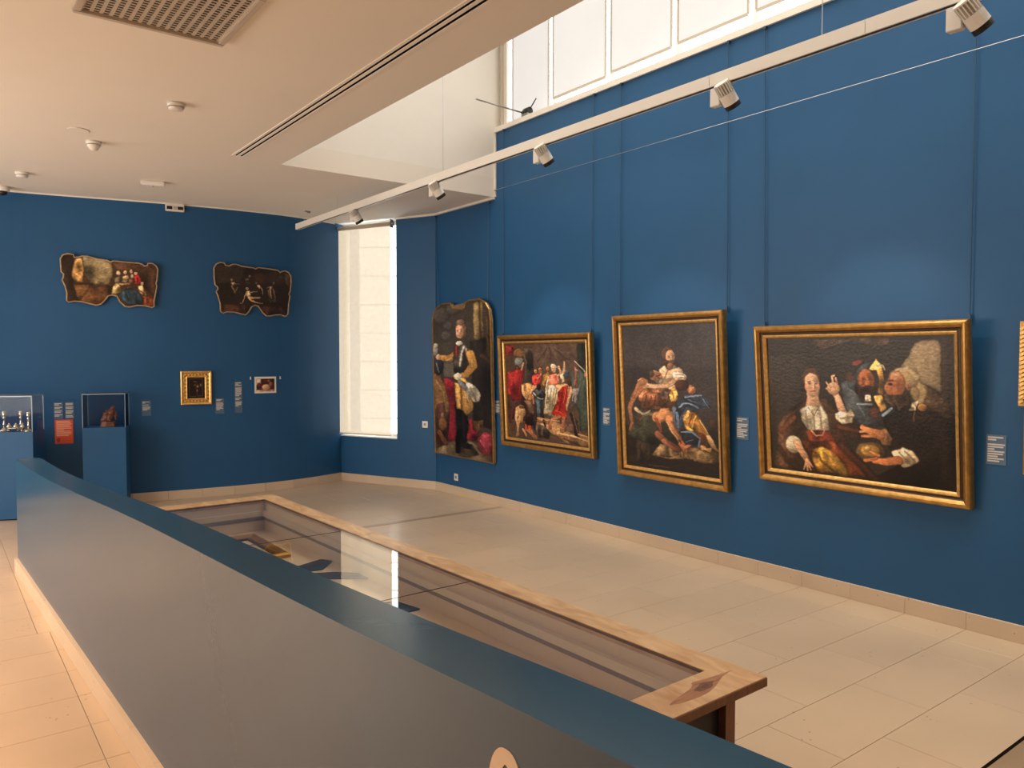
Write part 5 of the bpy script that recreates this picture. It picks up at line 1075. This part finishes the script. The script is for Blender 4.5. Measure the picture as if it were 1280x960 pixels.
t = thing('silver_tray', 'footed silver tray laid with small pieces in the showcase', 'tray', K1 @ Matrix.Translation((.215, .105, 0)))
bm = BM(); lathe(bm, [(.02, .026), (.08, .024), (.095, .032), (.10, .036), (.095, .030), (.08, .020), (.02, .022)], 28, Matrix.Scale(.55, 4, (0, 1, 0))); link('tray_dish', bm, M['silver'], t, smooth=True)
for x, y in ((-.06, -.02), (.06, -.02), (-.06, .02), (.06, .02)):
    bm = BM(); lathe(bm, [(.014, 0), (.010, .008), (.006, .023)], 10, Matrix.Translation((x, y, 0))); link('tray_foot', bm, M['silver'], t, smooth=True)
for i, (x, y, lab) in enumerate(((.155, .105, 'small lidded silver pot at the left end of the tray'), (.215, .105, 'small lidded silver pot in the middle of the tray'), (.275, .105, 'small lidded silver pot at the right end of the tray'))):
    t = thing('silver_pot', lab, 'pot', K1 @ Matrix.Translation((x, y, .027)), 'small silver pots')
    bm = BM(); lathe(bm, [(.014, 0), (.024, .010), (.026, .022), (.020, .032)], 16); link('pot_body', bm, M['silver'], t, smooth=True)
    bm = BM(); lathe(bm, [(.021, .032), (.014, .040), (.004, .044), (.006, .050), (.002, .054)], 14); link('pot_lid', bm, M['silver'], t, smooth=True)
for i, (x, y, r, lab) in enumerate(((.11, .036, 3.14, 'silver snuffer lying at the front of the silverware case'), (-.12, .10, -.3, 'silver snuffer at the far left end of the silverware case'))):
    t = thing('snuffer', lab, 'snuffer', K1 @ Matrix.Translation((x, y, 0)) @ Matrix.Rotation(r, 4, 'Z'), 'silver snuffers')
    bm = BM(); tube(bm, [(-.06, 0, .006), (.0, .004, .010), (.05, 0, .006)], .005, 8); link('snuffer_handle', bm, M['silver'], t, smooth=True)
    bm = BM(); lathe(bm, [(.018, 0), (.020, .010), (.010, .020)], 12, Matrix.Translation((.06, 0, 0))); link('snuffer_cup', bm, M['silver'], t, smooth=True)
# carved wood group
t = thing('wood_sculpture', 'dark carved wooden figure group in the narrow showcase', 'sculpture', K2 @ Matrix.Translation((.03, .17, 0)))
bm = BM(); rs = random.Random(3)
pts = [(-.07 + rs.uniform(0, .14), rs.uniform(-.04, .04)) for _ in range(1)]
prism(bm, [(-.085, -.05), (-.03, -.06), (.05, -.055), (.065, -.01), (.06, .045), (-.02, .055), (-.075, .04)], 0, .05)
for v in bm.verts:
    if v.co.z > .02: v.co.x *= .8; v.co.y *= .8
link('rock_base', bm, M['rosewood'], t)
bm = BM()
for (x, y, z, rx, ry, rz) in ((-.035, 0, .085, .040, .038, .045), (.0, .0, .11, .042, .036, .050), (.02, -.01, .15, .034, .03, .042), (.03, 0, .19, .020, .02, .024), (-.03, -.015, .135, .032, .026, .022), (.052, .0, .125, .024, .022, .030), (-.06, -.01, .07, .022, .02, .03), (.005, -.03, .085, .02, .02, .04), (.035, .0, .206, .026, .02, .010), (-.01, -.025, .165, .028, .016, .012), (.06, -.01, .095, .012, .012, .035)):
    q = bmesh.ops.create_icosphere(bm, subdivisions=2, radius=1.0, matrix=Matrix.Translation((x, y, z)) @ Matrix.Diagonal((rx, ry, rz, 1)))
o = link('carved_figures', bm, M['rosewood'], t, smooth=True)
rm = o.modifiers.new('merge', 'REMESH'); rm.mode = 'VOXEL'; rm.voxel_size = .005; rm.use_smooth_shade = True
tx = bpy.data.textures.new('carving', 'CLOUDS'); tx.noise_scale = .03; dm = o.modifiers.new('carve', 'DISPLACE'); dm.texture = tx; dm.strength = .022; dm.mid_level = .5

# ------------------------------------------------------------------ table showcase
HT = .72
tm = Matrix.Translation((1.817, 1.244, 0)) @ Matrix.Rotation(math.radians(1.35), 4, 'Z')   # origin: near right corner, x to the left is negative, y away
tb = thing('display_table', 'long glass-topped display table with pale wooden rim', 'display table', tm)
TWD, TLN, TH = .80, 3.575, .024; fx_, fy_ = .10, .13
def tbox(name, dims, m, parent=None, bevel=0): return lbox(name, dims, m, parent or tb, bevel)
def rim(name, pts, knot=False):
    bm = BM(); prism(bm, pts, HT - TH, HT + .001)
    return link(name, bm, M['wood'], tb)
rim('rim_board', [(0, 0), (0, TLN), (-fx_, TLN - fy_), (-fx_, fy_)]); rim('rim_board', [(-TWD, TLN), (-TWD, 0), (-TWD + fx_, fy_), (-TWD + fx_, TLN - fy_)])
rim('rim_board', [(-TWD, 0), (0, 0), (-fx_, fy_), (-TWD + fx_, fy_)]); rim('rim_board', [(0, TLN), (-TWD, TLN), (-TWD + fx_, TLN - fy_), (-fx_, TLN - fy_)])
def knot(name, cx, cy, rx, ry, z, m, flame=0.0):
    bm = BM(); kp = []
    for k in range(36):
        a = 2 * math.pi * k / 36; ca, sa = math.cos(a), math.sin(a); r = 1 + .10 * math.sin(5 * a + 1)
        kp.append((cx + rx * r * math.copysign(abs(ca) ** (1 + flame), ca), cy + ry * r * math.copysign(abs(sa) ** (1 + flame), sa) + .12 * (rx * ca)))
    prism(bm, kp, HT + .0008, z); return link(name, bm, m, tb)
knot('grain_flame', -.20, .066, .15, .030, HT + .0012, M['flame'], .9); knot('wood_knot', -.185, .066, .045, .016, HT + .0014, M['knot'], .3); knot('knot_heart', -.183, .066, .016, .007, HT + .0016, M['wood_dark'])
tbox('rim_edge', (-TWD + .002, -.002, -.004, 0, HT - TH, HT - .001), M['wood_dark'])
gy = [fy_, 1.247, 2.360, TLN - fy_]
for a, b in zip(gy, gy[1:]): tbox('glass_pane', (-TWD + fx_ + .002, -fx_ - .002, a + .0012, b - .0012, HT - .008, HT - .002), M['table_glass'])
for y in gy[1:3]: tbox('glass_joint', (-TWD + fx_, -fx_, y - .0012, y + .0012, HT - .0045, HT - .0018), M['wood_dark'])
zi = .53; bx0, bx1, by0, by1 = -TWD + fx_ - .004, -fx_ + .004, fy_ - .004, TLN - fy_ + .004
tbox('case_floor', (bx0, bx1, by0, by1, zi - .02, zi), M['lining'])
for nm, d in (('case_side', (bx1 - .005, bx1 + .015, by0, by1, zi, HT - TH)), ('case_side', (bx0 - .015, bx0 + .005, by0, by1, zi, HT - TH)), ('case_end', (bx0, bx1, by0 - .015, by0 + .005, zi, HT - TH)), ('case_end', (bx0, bx1, by1 - .005, by1 + .015, zi, HT - TH))): tbox(nm, d, M['lining'])
for a, h0, h1, m_, nm in ((.030, .622, .652, 'lining_rim', 'inner_ledge'), (.006, .592, .622, 'slot', 'painted_shade_strip')):  # second entry: dark strip painted as the shade under the ledge
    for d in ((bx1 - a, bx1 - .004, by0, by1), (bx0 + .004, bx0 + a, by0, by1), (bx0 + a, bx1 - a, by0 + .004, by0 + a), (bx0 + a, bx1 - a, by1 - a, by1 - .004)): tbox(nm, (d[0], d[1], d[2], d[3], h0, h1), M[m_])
for d in ((-fx_ - .003, -fx_ + .001, fy_, TLN - fy_), (-TWD + fx_ - .001, -TWD + fx_ + .003, fy_, TLN - fy_), (-TWD + fx_, -fx_, fy_ - .001, fy_ + .003), (-TWD + fx_, -fx_, TLN - fy_ - .003, TLN - fy_ + .001)): tbox('rim_inner_edge', (d[0], d[1], d[2], d[3], HT - .010, HT - .0015), M['wood_dark'])
# support body
pxr, pyr = -.165, .005
for x in (pxr, -TWD + .165 - .04):
    for y in (.012, TLN - .072): tbox('leg', (x, x + .04, y, y + .06, 0, HT - TH), M['wood_dark'])
tbox('end_panel', (-TWD + .165, pxr, .035, .045, 0, HT - TH), M['black']); tbox('end_panel', (-TWD + .165, pxr, TLN - .14, TLN - .13, 0, zi - .02), M['wood_dark'])
for x in (pxr + .01, -TWD + .165 - .02): tbox('side_panel', (x, x + .01, .072, TLN - .16, 0, zi - .02), M['wood_dark'])
# things lying in the table case
def on_table(x, y, z=zi): return Matrix.Translation((x, y, z))
t = thing('loose_gilt_frame', 'empty gilt frame lying flat at the far end of the display table', 'frame', Matrix.Translation((1.27, 3.96, zi)))
frame_ring(.50, .57, [(0, 0), (0, .016), (.012, .026), (.03, .018), (.05, .012), (.05, 0)], M['gold'], t, 'frame_moulding')
frame_ring(.50, .57, [(.05, 0), (.05, .010), (.062, .012), (.062, 0)], M['cove'], t, 'inner_fillet')
def scrap(lab, pts, h=.012):
    cx = sum(p[0] for p in pts) / len(pts); cy = sum(p[1] for p in pts) / len(pts)
    t = thing('dark_fragment', lab, 'fragment', Matrix.Translation((cx, cy, zi)), 'dark fragments in the display table')
    bm = BM(); prism(bm, [(p[0] - cx, p[1] - cy) for p in pts], 0.0, .004)
    link('sheet', bm, M['blue_scrap'], t)
    bm = BM(); q = [(p[0] - cx, p[1] - cy) for p in pts]
    tube(bm, [(x, y, .005) for x, y in q], .0025, 5, True); link('curled_edge', bm, M['blue_scrap'], t)
Z = lambda x, y: None
scrap('dark fragment nearest the loose gilt frame in the table', [(1.46, 3.74), (1.62, 3.80), (1.655, 3.74), (1.55, 3.62), (1.47, 3.64)])
scrap('long dark fragment under the blind reflection in the table', [(1.48, 3.58), (1.58, 3.53), (1.70, 3.40), (1.66, 3.34), (1.50, 3.46)])
scrap('dark fragment beside the parapet edge in the table', [(1.52, 2.98), (1.60, 2.94), (1.63, 2.80), (1.50, 2.80)])
print('objects', len(bpy.data.objects), 'tris', sum(len(o.data.polygons) for o in bpy.data.objects if o.type == 'MESH') * 2)
